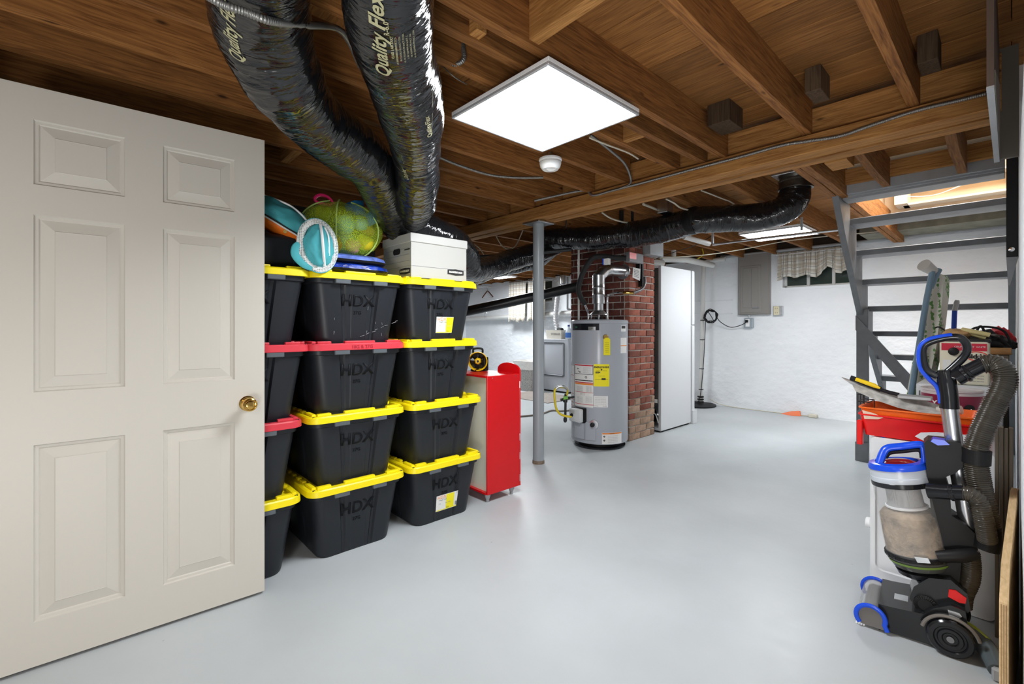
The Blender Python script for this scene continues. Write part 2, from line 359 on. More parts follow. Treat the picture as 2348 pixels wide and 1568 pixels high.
for y in (.622, .225, -.12): joist(y, 3.06, 4.28, th=.046)
# main beam: four plies and the ledger
bm_ = ceil
for x0, x1, z0, z1 in ((2.82, 2.864, 2.125, TOP-.003), (2.870, 2.944, 2.130, 2.372), (2.951, 3.008, 2.123, 2.372), (3.014, 3.068, 2.129, TOP-.003)):
    MB().box((x0, .03, z0), (x1, 9.4, z1), .003).build('beam_ply', joistY, bm_)
MB().box((4.26, .03, 2.288), (4.30, .93, 2.4), .003).build('header_ply', joistY, ceil)
for x0, x1, z0, z1 in ((4.305, 4.33, 2.222, 2.30), (4.333, 4.36, 2.21, 2.30), (4.363, 4.53, 2.195, 2.42)):
    MB().box((x0, .03, z0), (x1, .90, z1), .002).build('painted_header', M_greyl, ceil, label='grey painted header at the stair opening')
# blocking between joists
oldblock = wood('old grey blocking wood', (.035, .02, .012), (.11, .07, .04), 'Z')
def block(x0, x1, y0, y1, z0=TOP+.01, z1=SUB, sk=0, m=None):
    b = MB(); b.box((x0, y0, z0), (x1, y1, z1), .002)
    if sk:
        for v in b.b.verts: v.co.x += sk*(v.co.y-y0)/(y1-y0)
    b.build('blocking', m or joistY, ceil)
block(1.155, 1.205, .72, 1.19, sk=.02); block(1.0, 1.045, 1.26, 1.33); block(1.74, 1.80, 1.25, 1.31)
block(2.50, 2.66, .60, .665, 2.305, m=oldblock)
block(2.56, 2.70, .205, .27, 2.30, m=oldblock); block(2.52, 2.70, 1.02, 1.14, 2.305, m=oldblock); block(2.2, 2.24, 1.325, 1.47); block(3.5, 3.7, .70, .82, 2.25)
for (bx, y0) in ((.62, 3.14), (.45, 3.47), (.9, 2.83)): block(bx, bx+.05, y0+.03, y0+.28)
# stairwell opening lining
ow = empty('trim_5', (5.3, .9, 2.3), kind='structure')
MB().box((4.41, .91, 2.235), (6.2, .925, 3.5)).build('lining_board', tanwood, ow)
MB().box((4.41, .895, 2.215), (6.2, .912, 2.26), .004).build('moulding', M_greyl, ow)
MB().box((6.2, -.02, 2.28), (6.24, .93, 3.5)).build('lining_board', mat('tan plaster board', (.54, .42, .29), .8, var=.1, vscale=4), ow)
MB().box((6.05, .0, 2.62), (6.2, .75, 2.645), .003).build('ledge', mat('cream paint', (.70, .62, .50), .6), ow)
MB().box((6.05, .0, 2.42), (6.2, .75, 2.44), .003).build('ledge', mat('cream paint', (.70, .62, .50), .6), ow)
MB().box((5.95, .70, 2.42), (6.2, .80, 3.5), .003).build('lining_post', mat('cream paint', (.70, .62, .50), .6), ow)
MB().box((4.3, -.02, 3.5), (6.24, .95, 3.55)).build('lining_top', mat('upper hall ceiling', (.7, .65, .58), .8), ow)
MB().box((4.30, -.15, 2.42), (6.24, -.03, 3.5)).build('lining_side', mat('tan plaster board', (.54, .42, .29), .8), ow)
MB().box((4.36, -.02, 2.42), (4.40, .93, 3.5)).build('lining_board', tanwood, ow)
MB().box((6.6, .0, 2.27), (7.14, 1.2, 2.41)).build('parging', mat('olive parging', (.24, .23, .18), .9, var=.2, vscale=8, bump=.5, bscale=20, dist=.01), ow)
MB().tube(spline([(6.02, .70, 2.50), (6.0, .5, 2.47), (6.0, .25, 2.54), (6.0, .05, 2.56)]), .005).build('cable', M_cable, ow)
struct('wall_hinge_side', MB().box((-.40, 2.36, 0), (-.27, 4.15, 2.2)), M_wall)
# ---------------------------------------------------------------- six panel door (door_1): local x along the leaf, front faces -Y
dr = empty('door_1', (-.245, 2.327, .012), kind='structure')
DA = -.045                                          # the leaf's heading
DM = Matrix.Translation((-.245, 2.327, .012)) @ Matrix.Rotation(DA, 4, 'Z')
xs = [0, .115, .361, .477, .727, .843]; zs = [0, .155, .775, .96, 1.583, 1.688, 1.915, 2.03]
b = MB()
for i in range(5):
    for j in range(7):
        x0, x1, z0, z1 = xs[i], xs[i+1], zs[j], zs[j+1]
        if i in (1, 3) and j in (1, 3, 5):
            pb = MB(); rings = []
            for ins, dep in ((0, 0), (.004, .0065), (.012, .0075), (.016, .011), (.052, .0035), (.0545, .0018), (.056, .0022)):
                rings.append([DM @ Vector(p) for p in ((x0+ins, dep, z0+ins), (x1-ins, dep, z0+ins), (x1-ins, dep, z1-ins), (x0+ins, dep, z1-ins))])
            V = pb.grid(rings, cu=True); pb.cap(V[-1]); pb.build('door_panel', M_door, dr, ang=12)
        else: b.face([DM @ Vector(p) for p in ((x0, 0, z0), (x1, 0, z0), (x1, 0, z1), (x0, 0, z1))])
b.box((0, .012, 0), (.843, .035, 2.03), M=DM)
for p, q in (((0, 0, 0), (.843, .012, .0001)), ((0, 0, 2.0299), (.843, .012, 2.03)), ((0, 0, 0), (.0001, .012, 2.03)), ((.8429, 0, 0), (.843, .012, 2.03))): b.box(p, q, M=DM)
bmesh.ops.remove_doubles(b.b, verts=b.b.verts, dist=.00002)
b.build('door_slab', M_door, dr, ang=20)
kp = DM @ Vector((.775, 0, .852)); kd = DM.to_3x3() @ Vector((0, -1, 0))
MB().lathe([(.001, .0035), (.012, .0035)], kp, kd).lathe([(.033, 0), (.033, .003), (.029, .007), (.016, .009), (.013, .014), (.012, .028), (.017, .034), (.026, .040), (.030, .050), (.028, .059), (.0245, .061), (.0235, .0605), (.021, .063), (.0195, .0625), (.016, .0665), (.010, .068), (.004, .0685), (.0035, .067), (.001, .067)], kp, kd, 40).build('door_knob', M_brass, dr, label='round brass knob')
MB().lathe([(.033, 0), (.029, .007), (.014, .012), (.013, .03), (.028, .045), (.026, .058), (.001, .06)], kp - kd*.035, -kd).build('door_knob', M_brass, dr)
# ---------------------------------------------------------------- LED panels
def led(name, x0, x1, y0, y1, z, E, label, tube=False):
    t = empty(name, ((x0+x1)/2, (y0+y1)/2, z), label, 'ceiling light', 'flat ceiling light panels')
    MB().box((x0, y0, z+.012), (x1, y1, z+.03), .002).build('housing', M_whitep, t)
    f = .012
    for i, (a, c) in enumerate((((x0, y0), (x1, y0+f)), ((x0, y1-f), (x1, y1)), ((x0, y0+f), (x0+f, y1-f)), ((x1-f, y0+f), (x1, y1-f)))):
        MB().box((*a, z), (*c, z+.014), .002).build('frame', mat('silver frame', (.55, .57, .60), .35, metal=.3), t)
    em = mat('lit diffuser %.0f' % E, (.93, .97, 1), .5, emit=E)
    MB().box((x0+f, y0+f, z+.004), (x1-f, y1-f, z+.011)).build('diffuser', em, t)
    for px, py in ((x0+.06, y0+.06), (x1-.06, y1-.06)): MB().cyl((px, py, z+.03), (px, py, TOP+.004), .008).build('mounting_post', M_galv, t)
    return t
led('light_panel', 1.235, 1.838, 1.14, 1.743, 2.155, PANEL_E, 'square white lit panel hanging under the joists near the black ducts')
led('light_panel', 5.15, 5.72, 1.385, 1.99, 2.185, PANEL2_E, 'lit square panel beyond the beam, crossed by a pipe')
led('light_panel', 5.7, 6.3, 6.65, 7.2, 2.19, 18, 'small distant lit panel above the laundry corner')
# smoke detector
sm = at(1262, 375, Z=2.16); sm.z = 2.15
t = empty('smoke_detector', (sm.x, sm.y, TOP), 'round white smoke detector beside the corner of the near light panel', 'smoke detector')
MB().lathe([(.052, .034), (.052, .02)], (sm.x, sm.y, sm.z), None, 32).lathe([(.001, .05), (.04, .05), (.066, .036), (.067, .026), (.062, .022), (.061, .016), (.064, .012), (.058, -.012), (.046, -.026), (.02, -.031), (.001, -.031)], (sm.x, sm.y, sm.z), None, 40).build('housing', M_whitep, t)
MB().lathe([(.030, 0), (.026, -.001), (.001, -.001)], (sm.x-.022, sm.y-.028, sm.z-.022), (-.35, -.45, -.8), 24).build('test_button', mat('pale grey plastic', (.55, .55, .54), .4), t)
MB().box((sm.x-.01, sm.y-.01, sm.z+.05), (sm.x+.01, sm.y+.01, TOP+.004)).build('mounting_post', M_galv, t)
# ---------------------------------------------------------------- flexible ducts
def duct(name, label, pix, m=M_duct, cat='duct', seg=72, amp=.028, group='black wrapped flexible ducts', extra=None, dens=260, capr=True):
    """pix: (u, v, depth, radius)"""
    P = [at(u, v, D=d) for u, v, d, r in pix]; R = [p[3] for p in pix]
    n = 24; pts = spline(P, n); rr = []
    for i in range(len(R)-1):
        for k in range(n): t = k/n; t = t*t*(3-2*t); rr.append(R[i]+(R[i+1]-R[i])*t)
    rr.append(R[-1]); seed = P[0].x*9
    def disp(L, th):
        q = noise.noise((L*22+seed, cos(th)*1.5+L*3, sin(th)*1.5)); q2 = noise.noise((L*34+seed+4, cos(th)*2.4, sin(th)*2.4+L*6)); q3 = noise.noise((L*5+seed, cos(th), sin(th)))
        return amp*(1-2.2*abs(q))+amp*.3*(1-2*abs(q2))+.10*q3
    t = empty(name, P[0], label, cat, group)
    b = MB(); b.tube(pts, rr, seg, disp=disp); rows = b.rows; b.build('duct_sleeve', m, t, ang=180)
    return t, pts, rr, rows
d1, p1, r1, rows1 = duct('flexible_duct', 'fat black wrapped duct with printed lettering, right of the two near the light panel', [(878, -330, .93, .105), (884, -60, 1.16, .112), (902, 100, 1.40, .122), (938, 230, 1.72, .122), (952, 335, 2.08, .112), (954, 362, 2.2, .103), (955, 400, 2.35, .112), (954, 460, 2.62, .112), (950, 492, 2.78, .095), (948, 512, 2.88, .06)])
d2, p2, r2, rows2 = duct('flexible_duct', 'fat black wrapped duct nearest the open door, bending down left of its twin', [(585, -190, 1.02, .12), (592, -40, 1.22, .125), (608, 70, 1.38, .13), (642, 165, 1.52, .125), (676, 222, 1.66, .115), (728, 278, 1.84, .118), (800, 335, 2.08, .125), (842, 372, 2.22, .112), (862, 410, 2.38, .108), (895, 480, 2.72, .108), (930, 535, 3.0, .095), (985, 560, 3.2, .08)])
d3, p3, r3, rows3 = duct('flexible_duct', 'black duct running on behind the white storage box', [(945, 520, 3.02, .10), (985, 535, 3.08, .12), (1030, 560, 3.15, .125), (1064, 590, 3.3, .11), (1082, 618, 3.5, .09), (1120, 612, 3.9, .09), (1175, 595, 4.3, .10), (1235, 578, 4.7, .10), (1290, 555, 5.0, .09)], seg=48)
d4, p4, r4, rows4 = duct('flexible_duct', 'long black duct crossing above the brick chimney to a metal collar', [(1228, 548, 4.75, .09), (1300, 547, 4.66, .108), (1374, 546, 4.55, .112), (1450, 537, 4.4, .118), (1511, 528, 4.22, .120), (1575, 510, 4.0, .112), (1592, 505, 3.93, .106), (1610, 504, 3.9, .108), (1680, 500, 3.85, .108), (1750, 496, 3.75, .108), (1795, 482, 3.68, .108), (1818, 458, 3.66, .105), (1824, 425, 3.66, .105)], seg=64)
d5, p5, r5, rows5 = duct('flexible_duct', 'lower black duct sagging behind the steel post', [(1070, 648, 4.0, .06), (1110, 622, 4.5, .095), (1170, 608, 4.9, .095), (1225, 595, 5.2, .105), (1262, 570, 5.5, .10), (1283, 545, 5.7, .08)], seg=48)
# tape bands
def band(root, pts, rr, i0, n, k, m=M_black, label=None):
    MB().tube(pts[i0:i0+n], [r*k for r in rr[i0:i0+n]], 48, disp=lambda L, th: .02*noise.noise((L*20, cos(th)*2, sin(th)*2))).build('tape_band', m, root, ang=180, label=label)
band(d1, p1, r1, 24*5-9, 16, 1.045, M_gloss); band(d4, p4, r4, 24*6-9, 20, 1.07); band(d2, p2, r2, 24*7-6, 10, 1.05, M_gloss)
c4 = at(1824, 432, D=3.66)
MB().lathe([(.108, -.01), (.122, -.008), (.123, .0), (.114, .006), (.112, .05), (.120, .055), (.120, .065), (.112, .07), (.110, .12)], c4, None, 40).build('collar', mat('dull galvanised steel', (.16, .155, .14), .35, metal=.9, var=.3, vscale=20, bump=.4, bscale=20), d4, label='dull metal collar')
MB().box((c4.x-.15, c4.y-.12, 2.388), (c4.x+.14, c4.y+.13, 2.415), .004).build('takeoff_box', M_galv, d4, label='grey sheet metal box')
# lettering printed on the near ducts
M_print = mat('faded yellow print', (.44, .42, .25), .6)
def on_tube(rows, pts, i_c, j_c, seg, flip=1):
    # (x,y)->surface: x runs along the tube, y around it
    Ls = [0]
    for a, c in zip(pts, pts[1:]): Ls.append(Ls[-1]+(c-a).length)
    def fn(x, y):
        s = Ls[i_c]-x*flip; i = max(1, min(len(pts)-2, next((k for k, q in enumerate(Ls) if q >= s), len(pts)-2)))
        r = (rows[i][0]-pts[i]).length; j = j_c+y*flip/(2*pi*r)*seg; j0 = int(floor(j)) % seg; fr = j-floor(j)
        t = (s-Ls[i-1])/(Ls[i]-Ls[i-1]+1e-9)
        p = lambda ii: rows[ii][j0].lerp(rows[ii][(j0+1) % seg], fr)
        q = p(i-1).lerp(p(i), max(0, min(1, t))); c = pts[i-1].lerp(pts[i], max(0, min(1, t)))
        return q+(q-c).normalized()*.0025
    return fn
def nearest_ij(rows, u, v):
    best = None
    for i, r in enumerate(rows):
        for j, q in enumerate(r):
            d = q.x*fw.x+q.y*fw.y
            if d < .2: continue
            uu = CX+F*(q.x*rt.x+q.y*rt.y)/d; vv = V0-F*(q.z-H)/d
            c = rows[i][(j+len(r)//2) % len(r)]; dc = c.x*fw.x+c.y*fw.y
            if q.length > c.length: continue
            e = (uu-u)**2+(vv-v)**2
            if best is None or e < best[0]: best = (e, i, j)
    return best[1], best[2]
def duct_text(root, rows, pts, body, u, v, size, shear=0, wscale=1, flip=1, bold=.0004, seg=72):
    i, j = nearest_ij(rows, u, v); text(body, size, (0, 0, 0), (1, 0, 0), (0, 1, 0), M_print, root, fn=on_tube(rows, pts, i, j, seg, flip), bold=bold, shear=shear, wscale=wscale, depth=0)
duct_text(d1, rows1, p1, 'Quality Flex', 868, 100, .052, shear=.35, bold=.0012)
duct_text(d1, rows1, p1, 'R-6.0', 890, 60, .018); duct_text(d1, rows1, p1, 'CLASS 1 AIR DUCT', 900, 112, .009)
for k in range(7): duct_text(d1, rows1, p1, 'UL 181 FLEXIBLE AIR DUCT CONNECTOR'[k % 3:26+k % 4], 906+k*7, 118-k*2.5, .0065, bold=.0001)
duct_text(d1, rows1, p1, 'Quality Flex', 985, 290, .03, shear=.35); duct_text(d1, rows1, p1, 'Quality Flex', 930, 400, .03, shear=.35)
duct_text(d2, rows2, p2, 'Quality Flex', 532, 75, .05, shear=.35, bold=.001)
# ---------------------------------------------------------------- armoured cables, wires, pipes
def cable(name, label, pts, r, m, cat='cable', group=None, ribs=0, n=10, seg=8):
    P = spline(pts, n)
    if ribs:
        Q = []; L = 0
        for a, c in zip(P, P[1:]):
            k = max(1, int(round((c-a).length/(ribs/4))));
            for i in range(k): Q.append(a.lerp(c, i/k))
        P = Q+[P[-1]]; 
        rr = [r]; L = 0
        for a, c in zip(P, P[1:]): L += (c-a).length; rr.append(r*(.9+.13*cos(2*pi*L/ribs)))
    else: rr = r
    b = MB().tube(P, rr, seg); o = b.build(name, m, ang=60 if not ribs else 180)
    return tagp(o, label, cat, group)
cable('armoured_cable', 'ribbed metal cable draped over the left black duct to a joist strap', [at(400, -60, D=1.10), at(500, 5, D=1.10), at(560, 26, D=1.13), at(620, 48, D=1.17), at(700, 57, D=1.33), at(770, 64, Z=2.212), at(800, 95, Z=2.25), at(825, 150, Z=2.25), at(850, 190, Z=2.26)], .0105, M_cond, ribs=.007)
cable('armoured_cable', 'ribbed metal cable looping out between joists right of the printed duct', [at(985, 145, Z=2.26), at(1015, 138, Z=2.24), at(1045, 147, Z=2.23), at(1063, 135, Z=2.25), at(1062, 110, Z=2.30), at(1058, 85, Z=2.36)], .010, M_cond, ribs=.007)
cable('armoured_cable', 'grey metal cable sagging below joists left of the smoke detector', [at(1000, 357, Z=2.215), at(1050, 378, Z=2.205), at(1120, 400, Z=2.20), at(1180, 407, Z=2.205), at(1245, 407, Z=2.215)], .009, M_cond, ribs=.008)
cable('armoured_cable', 'long grey metal cable stapled along the face of the main beam', [at(1225, 460, D=3.45), at(1335, 437, X=2.79), at(1360, 448, X=2.805), at(1400, 438, X=2.808), at(1450, 425, X=2.808), at(1500, 412, X=2.808), at(1600, 385, X=2.808), at(1700, 359, X=2.808), at(1790, 334, X=2.808), at(1850, 324, X=2.808), at(1925, 312, X=2.808), at(1990, 290, X=2.808), at(2100, 254, X=2.808), at(2200, 230, X=2.808), at(2262, 214, X=2.808)], .0095, M_cond, ribs=.007)
cable('armoured_cable', 'grey metal cable curving down to the beam below the light panel', [at(1355, 310, Z=2.26), at(1400, 345, Z=2.26), at(1430, 372, Z=2.26), at(1444, 400, Z=2.22), at(1445, 420, X=2.80), at(1425, 431, X=2.80), at(1400, 438, X=2.79)], .008, M_cond, ribs=.008)
wl = 'thin cables looped under the ceiling'
cable('wire', 'thin grey wire hanging below a joist right of the printed duct', [at(1012, 148, Z=2.25), at(1040, 175, Z=2.2), at(1070, 193, Z=2.235)], .0025, M_cond, 'wire')
cable('wire', 'pale cable stapled beside a joist right of the light panel', [at(1352, 316, Z=2.2), at(1400, 335, Z=2.205), at(1440, 350, Z=2.21), at(1463, 364, Z=2.22)], .005, M_cable, 'wire')
cable('wire', 'grey wire loop hanging below the beam left of the steel post', [at(1138, 542, D=4.9), at(1150, 562, D=4.9), at(1166, 571, D=4.9), at(1183, 562, D=4.9), at(1199, 528, D=4.9)], .006, M_cable, 'wire')
cable('wire', 'grey wire loop hanging lower at the left end of the beam', [at(1080, 555, D=4.7), at(1100, 570, D=4.7), at(1115, 592, D=4.7), at(1130, 602, D=4.7), at(1145, 592, D=4.7), at(1165, 568, D=4.8)], .005, M_cable, 'wire')
cable('wire', 'cream cable drooping behind the beam above the steel post', [at(1380, 487, D=4.2), at(1400, 500, D=4.25), at(1425, 508, D=4.3), at(1445, 511, D=4.4)], .008, M_cable, 'wire')
cable('wire', 'cream cable drooping behind the beam right of the metal box', [at(1527, 456, D=3.75), at(1545, 465, D=3.8), at(1560, 476, D=3.85), at(1583, 483, D=3.9)], .007, M_cable, 'wire')
cable('wire', 'cream cable zigzagging above the middle of the long duct', [at(1608, 437, D=3.5), at(1630, 445, D=3.6), at(1660, 457, D=3.75), at(1672, 461, D=3.8), at(1688, 471, D=3.85)], .0055, M_cable, 'wire')
cable('wire', 'thick cream cable entering the metal box behind the beam', [at(1475, 468, D=3.95), at(1490, 474, D=4.05), at(1508, 481, D=4.15)], .011, M_cable, 'wire')
cable('wire', 'long tan wire stretched over the far pipe toward the stairs', [at(1497, 592, X=5.2), at(1610, 585, X=5.6), at(1700, 572, X=5.9), at(1800, 553, X=6.1), at(1900, 541, X=6.3), at(1960, 536, X=6.4), at(2020, 530, X=6.5)], .006, M_cable, 'wire')
cable('wire', 'yellow cable curling above the white upright pipe', [at(1583, 598, X=6.6), at(1600, 593, X=6.6), at(1612, 583, X=6.6), at(1610, 570, X=6.6)], .009, M_yellowc, 'wire')
cable('wire', 'dark wire crossing diagonally above the white cabinet', [at(1497, 596, X=4.9), at(1540, 580, X=4.9), at(1600, 560, X=5.2), at(1640, 535, X=5.72)], .004, M_black, 'wire')
cable('gas_pipe', 'thin grey pipe crossing in front of the far light panel', [at(1634, 561, X=5.0), at(1700, 552, X=5.0), at(1800, 540, X=5.0), at(1930, 526, X=5.0)], .013, M_galv, 'pipe', n=2)
cable('white_pipe', 'short white pipe between the long duct and the thin grey pipe', [at(1568, 543, X=4.55), at(1626, 559, X=4.9)], .026, M_pvc, 'pipe', n=1, seg=14)
cable('dark_pipe', 'dark steel pipe passing behind the steel post below the ducts', [at(1085, 590, D=4.6), at(1225, 580, D=4.6), at(1310, 572, D=4.6)], .018, M_cast, 'pipe', n=1, seg=12)
cable('drain_pipe', 'sloping black cast iron drain pipe behind the steel post', [at(1060, 716, D=5.3), at(1240, 677, D=5.3), at(1330, 656, D=5.3)], .056, M_cast, 'pipe', n=1, seg=24)
for (u, v, l) in ((1425, 500, 'short dark hanger pipe above the long duct, left'), (1450, 490, 'slimmer dark hanger pipe above the long duct, right')):
    p = at(u, v, D=4.6); o = MB().cyl((p.x, p.y, 2.14), (p.x, p.y, 2.36), .022 if u < 1440 else .014, seg=12).build('hanger_pipe', M_cast); tagp(o, l, 'pipe')
p = at(1298, 520, D=4.7)
sb = MB().box((p.x-.012, p.y-.001, 2.06), (p.x+.012, p.y+.001, 2.3), 0)
for k in range(9): sb.box((p.x-.003, p.y-.0016, 2.07+k*.024), (p.x+.003, p.y+.0016, 2.078+k*.024))
tagp(sb.build('strap_hanger', M_galv), 'perforated metal strap hanging beside the steel post', 'strap')
p = at(1525, 475, D=4.1); t = tagp(MB().box((p.x-.05, p.y-.05, p.z-.055), (p.x+.05, p.y+.05, p.z+.06), .004).build('junction_box', M_galv), 'grey metal junction box fixed behind the beam', 'junction box')
hg = at(1838, 530, X=5.0)
for p_ in (hg, at(1634, 561, X=5.0)): tagp(MB().box((5.0-.008, p_.y-.010, p_.z+.008), (5.0+.008, p_.y+.010, TOP+.02)).build('pipe_hanger', M_greyl), 'short grey strap holding the thin grey pipe '+('in front of the lit far panel' if p_ is hg else 'at its left end'), 'strap')
# ---------------------------------------------------------------- steel post
pc = Vector((2.948, 2.842, 0)); t = empty('steel_post', pc, 'grey painted round steel post carrying the main beam', 'post')
MB().lathe([(.051, 0), (.0505, .03), (.049, .05), (.049, 2.108)], pc, None, 40).build('pole', M_steelcol, t)
MB().box((pc.x-.10, pc.y-.10, 2.108), (pc.x+.10, pc.y+.10, 2.1225), .002).build('top_plate', M_galv, t, label='bare metal top plate')
MB().lathe([(.054, 0), (.053, .018), (.0515, .03)], pc, None, 40, caps=False).build('rusty_foot', mat('rusty base', (.20, .15, .11), .8, var=.4, vscale=30), t, label='rust stained foot')
# ---------------------------------------------------------------- brick chimney, laid brick by brick
ch = empty('brick_chimney', (4.19, 2.72, 0), 'square red brick chimney standing behind the grey water heater', 'chimney')
CX0, CY0, CX1, CY1 = 4.20, 2.725, 4.70, 3.52
MB().box((CX0+.008, CY0+.008, 0), (CX1-.008, CY1-.008, 2.2)).build('mortar_core', M_mortar, ch)
proto = {}
def brick(kind, lx, ly, hz):
    if kind not in proto: proto[kind] = []
    if len(proto[kind]) < 4:
        b = MB().box((-lx/2, -ly/2, -hz/2), (lx/2, ly/2, hz/2), .004)
        for v in b.b.verts: v.co += Vector((random.uniform(-1, 1), random.uniform(-1, 1), random.uniform(-1, 1)))*.0022
        o = b.build('brick', M_brick); proto[kind].append(o.data); bpy.data.objects.remove(o)
    return random.choice(proto[kind])
CH = .0733; LB = .203; MJ = .011
for c in range(30):
    z = .005+c*CH+.031
    if z > 2.18: break
    for face in ('y', 'x'):
        L = (CX1-CX0) if face == 'y' else (CY1-CY0)
        a = (0 if (c+(face == 'x')) % 2 else -.5)*LB
        header = c % 6 == 5 and face == 'y'
        ln = .098 if header else LB
        if face == 'y': a = 0 if c % 2 == 0 else .108-LB
        else: a = .108-LB if c % 2 == 0 else 0
        if header: a = 0
        while a < L-.03:
            s = max(a, .072 if face == 'x' else 0); e = min(a+ln, L)
            if e-s > .03 and not (face == 'x' and s == 0 and False):
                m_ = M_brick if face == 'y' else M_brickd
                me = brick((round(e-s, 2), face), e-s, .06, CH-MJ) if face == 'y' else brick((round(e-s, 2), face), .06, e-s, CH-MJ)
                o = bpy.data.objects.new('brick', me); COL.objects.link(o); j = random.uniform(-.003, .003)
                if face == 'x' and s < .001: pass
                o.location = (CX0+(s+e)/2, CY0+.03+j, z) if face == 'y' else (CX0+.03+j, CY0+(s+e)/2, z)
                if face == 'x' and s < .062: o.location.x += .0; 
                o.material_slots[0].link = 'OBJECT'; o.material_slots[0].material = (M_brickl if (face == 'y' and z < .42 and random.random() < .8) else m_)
                parent(o, ch); 
            a += ln+MJ
# ---------------------------------------------------------------- water heater
HR = .288; hc = at(1374, 900, D=4.76); hc.z = 0
wh = empty('water_heater', hc, 'round grey gas water heater in front of the brick chimney', 'water heater')
vd = Vector((hc.x, hc.y, 0)).normalized(); vr = Vector((vd.y, -vd.x, 0)); DH = hc.x*fw.x+hc.y*fw.y
def hs(th, z, r=HR): return hc-vd*cos(th)*r+vr*sin(th)*r+Vector((0, 0, z))
def hth(u): return asin(max(-.97, min(.97, (u-1374)/66.0)))
def hz(u, v, r=HR):
    th = hth(u); d = DH-cos(th)*r; return H-(v-V0)*d/F
MB().lathe([(HR-.02, .055), (HR-.004, .062), (HR, .075), (HR, 1.235), (HR+.003, 1.238), (HR+.003, 1.262), (HR-.006, 1.272), (.02, 1.285)], hc, None, 72).build('tank_jacket', M_heater, wh)
MB().lathe([(.20, 0), (.21, .004), (.21, .055), (.16, .056)], hc, None, 48).build('base_ring', M_black, wh, label='black base ring')
MB().lathe([(.255, 0), (.262, .006), (.262, .016), (.25, .02)], hc, None, 48).build('drip_pan', M_gloss, wh, label='low black drip pan')
def patch(u0, u1, v0, v1, m, name='label', par=wh, off=.0008, r=HR, label=None):
    a, c = hth(u0), hth(u1); um = (u0+u1)/2; z0, z1 = hz(um, v1), hz(um, v0); n = 10; R = r+off
    b = MB(); b.grid([[hs(a+(c-a)*i/n, z, R) for i in range(n+1)] for z in (z0, z1)]); return b.build(name, m, par, label=label, nrm=False)
def htext(body, u, v, size, m=M_ink, align='CENTER', bold=0, ws=1):
    th0, z0 = hth(u), hz(u, v); text(body, size, (0, 0, 0), (1, 0, 0), (0, 1, 0), m, wh, fn=lambda x, y: hs(th0+x/HR, z0+y, HR+.0022), align=align, bold=bold, depth=0, wscale=ws)
patch(1313, 1374, 741, 757, M_gloss, 'badge', label='black oval badge'); patch(1350, 1366, 749, 757, M_galv, off=.0014); htext('50', 1358, 753, .022, M_ink); htext('ECO', 1322, 750, .02, mat('green ink', (.05, .4, .25), .5)); 
patch(1422, 1433, 746, 760, M_paper); patch(1423, 1432, 747, 753, M_ink, off=.0014)
patch(1421, 1435, 774, 809, M_paper); patch(1421, 1435, 791, 793, M_inko, off=.0014)
patch(1319, 1361, 836, 934, M_paper, label='white warning label'); patch(1307.5, 1317, 836, 934, M_paper)
patch(1319.5, 1360, 837, 839.5, M_inkr, off=.0014); patch(1319.5, 1360, 858, 859, M_ink, off=.0014); patch(1319.5, 1360, 872, 874, M_ink, off=.0014)
patch(1320, 1361, 877, 879, M_inkr, off=.0014); patch(1320, 1361, 879.5, 883, M_inko, off=.0014); patch(1320, 1361, 900, 901, M_inkr, off=.0014); patch(1320, 1362, 927.5, 928.7, M_inkr, off=.0014)
for a_, c_ in ((1318.8, 1319.8), (1359.8, 1360.8)): patch(a_, c_, 837, 859, M_ink, off=.0014)
for (u, v, s) in ((1327, 845, 'o-'), (1330, 853, '^o'), (1345, 866, 'O')): htext(s, u, v, .03, M_ink, bold=.001)
for k in range(6): htext('warning flammable vapors', 1347, 843+k*2.5, .0085, M_inkg)
for k in range(7): htext('do not store gasoline', 1331, 887+k*2.0, .0085, M_inkg); htext('installation safety', 1351, 887+k*2.0, .0085, M_inkg)
for k in range(6): htext('maintain clearances', 1331, 911+k*2.4, .009, M_inkg); htext('scald hazard notes', 1351, 911+k*2.4, .009, M_inkg)
htext('! ! ! !', 1337, 905, .03, M_ink)
for z in (837, 860, 902, 915, 922, 930): patch(1308, 1316.5, z, z+1, M_inkr if z > 850 else M_ink, off=.0014)
patch(1362, 1396, 835, 886, M_ylab, label='yellow energy label'); htext('ENERGYGUIDE', 1379, 842, .0215, M_ink, bold=.001); htext('v', 1379, 847, .03, M_ink, bold=.002); htext('$234', 1371, 854, .022, M_ink, bold=.0012)
patch(1379, 1388, 867, 871, M_ink, off=.0014); patch(1365, 1393, 869.5, 870, M_ink, off=.0012); htext('estimated yearly energy cost', 1379, 850, .0085); htext('compare models', 1379, 862, .009)
patch(1362, 1393, 908, 934, M_paper)
for k in range(5): htext('serial number rating plate data', 1377, 912+k*3.6, .0085, M_inkg)
htext('50 GAL', 1368, 931, .012, M_ink); htext('N. GAS', 1386, 931, .012, M_ink)
patch(1380, 1423, 991, 1017, M_paper); patch(1380.5, 1422.5, 991.5, 994.5, M_inko, off=.0014)
for k in range(5): htext('caution hot surface label text', 1404, 998+k*3.6, .009, M_inkg)
htext('o', 1385, 1000, .03, M_ink, bold=.002); htext('o', 1385, 1009, .03, M_ink, bold=.002); htext('WARNING', 1402, 993, .011, M_ink)
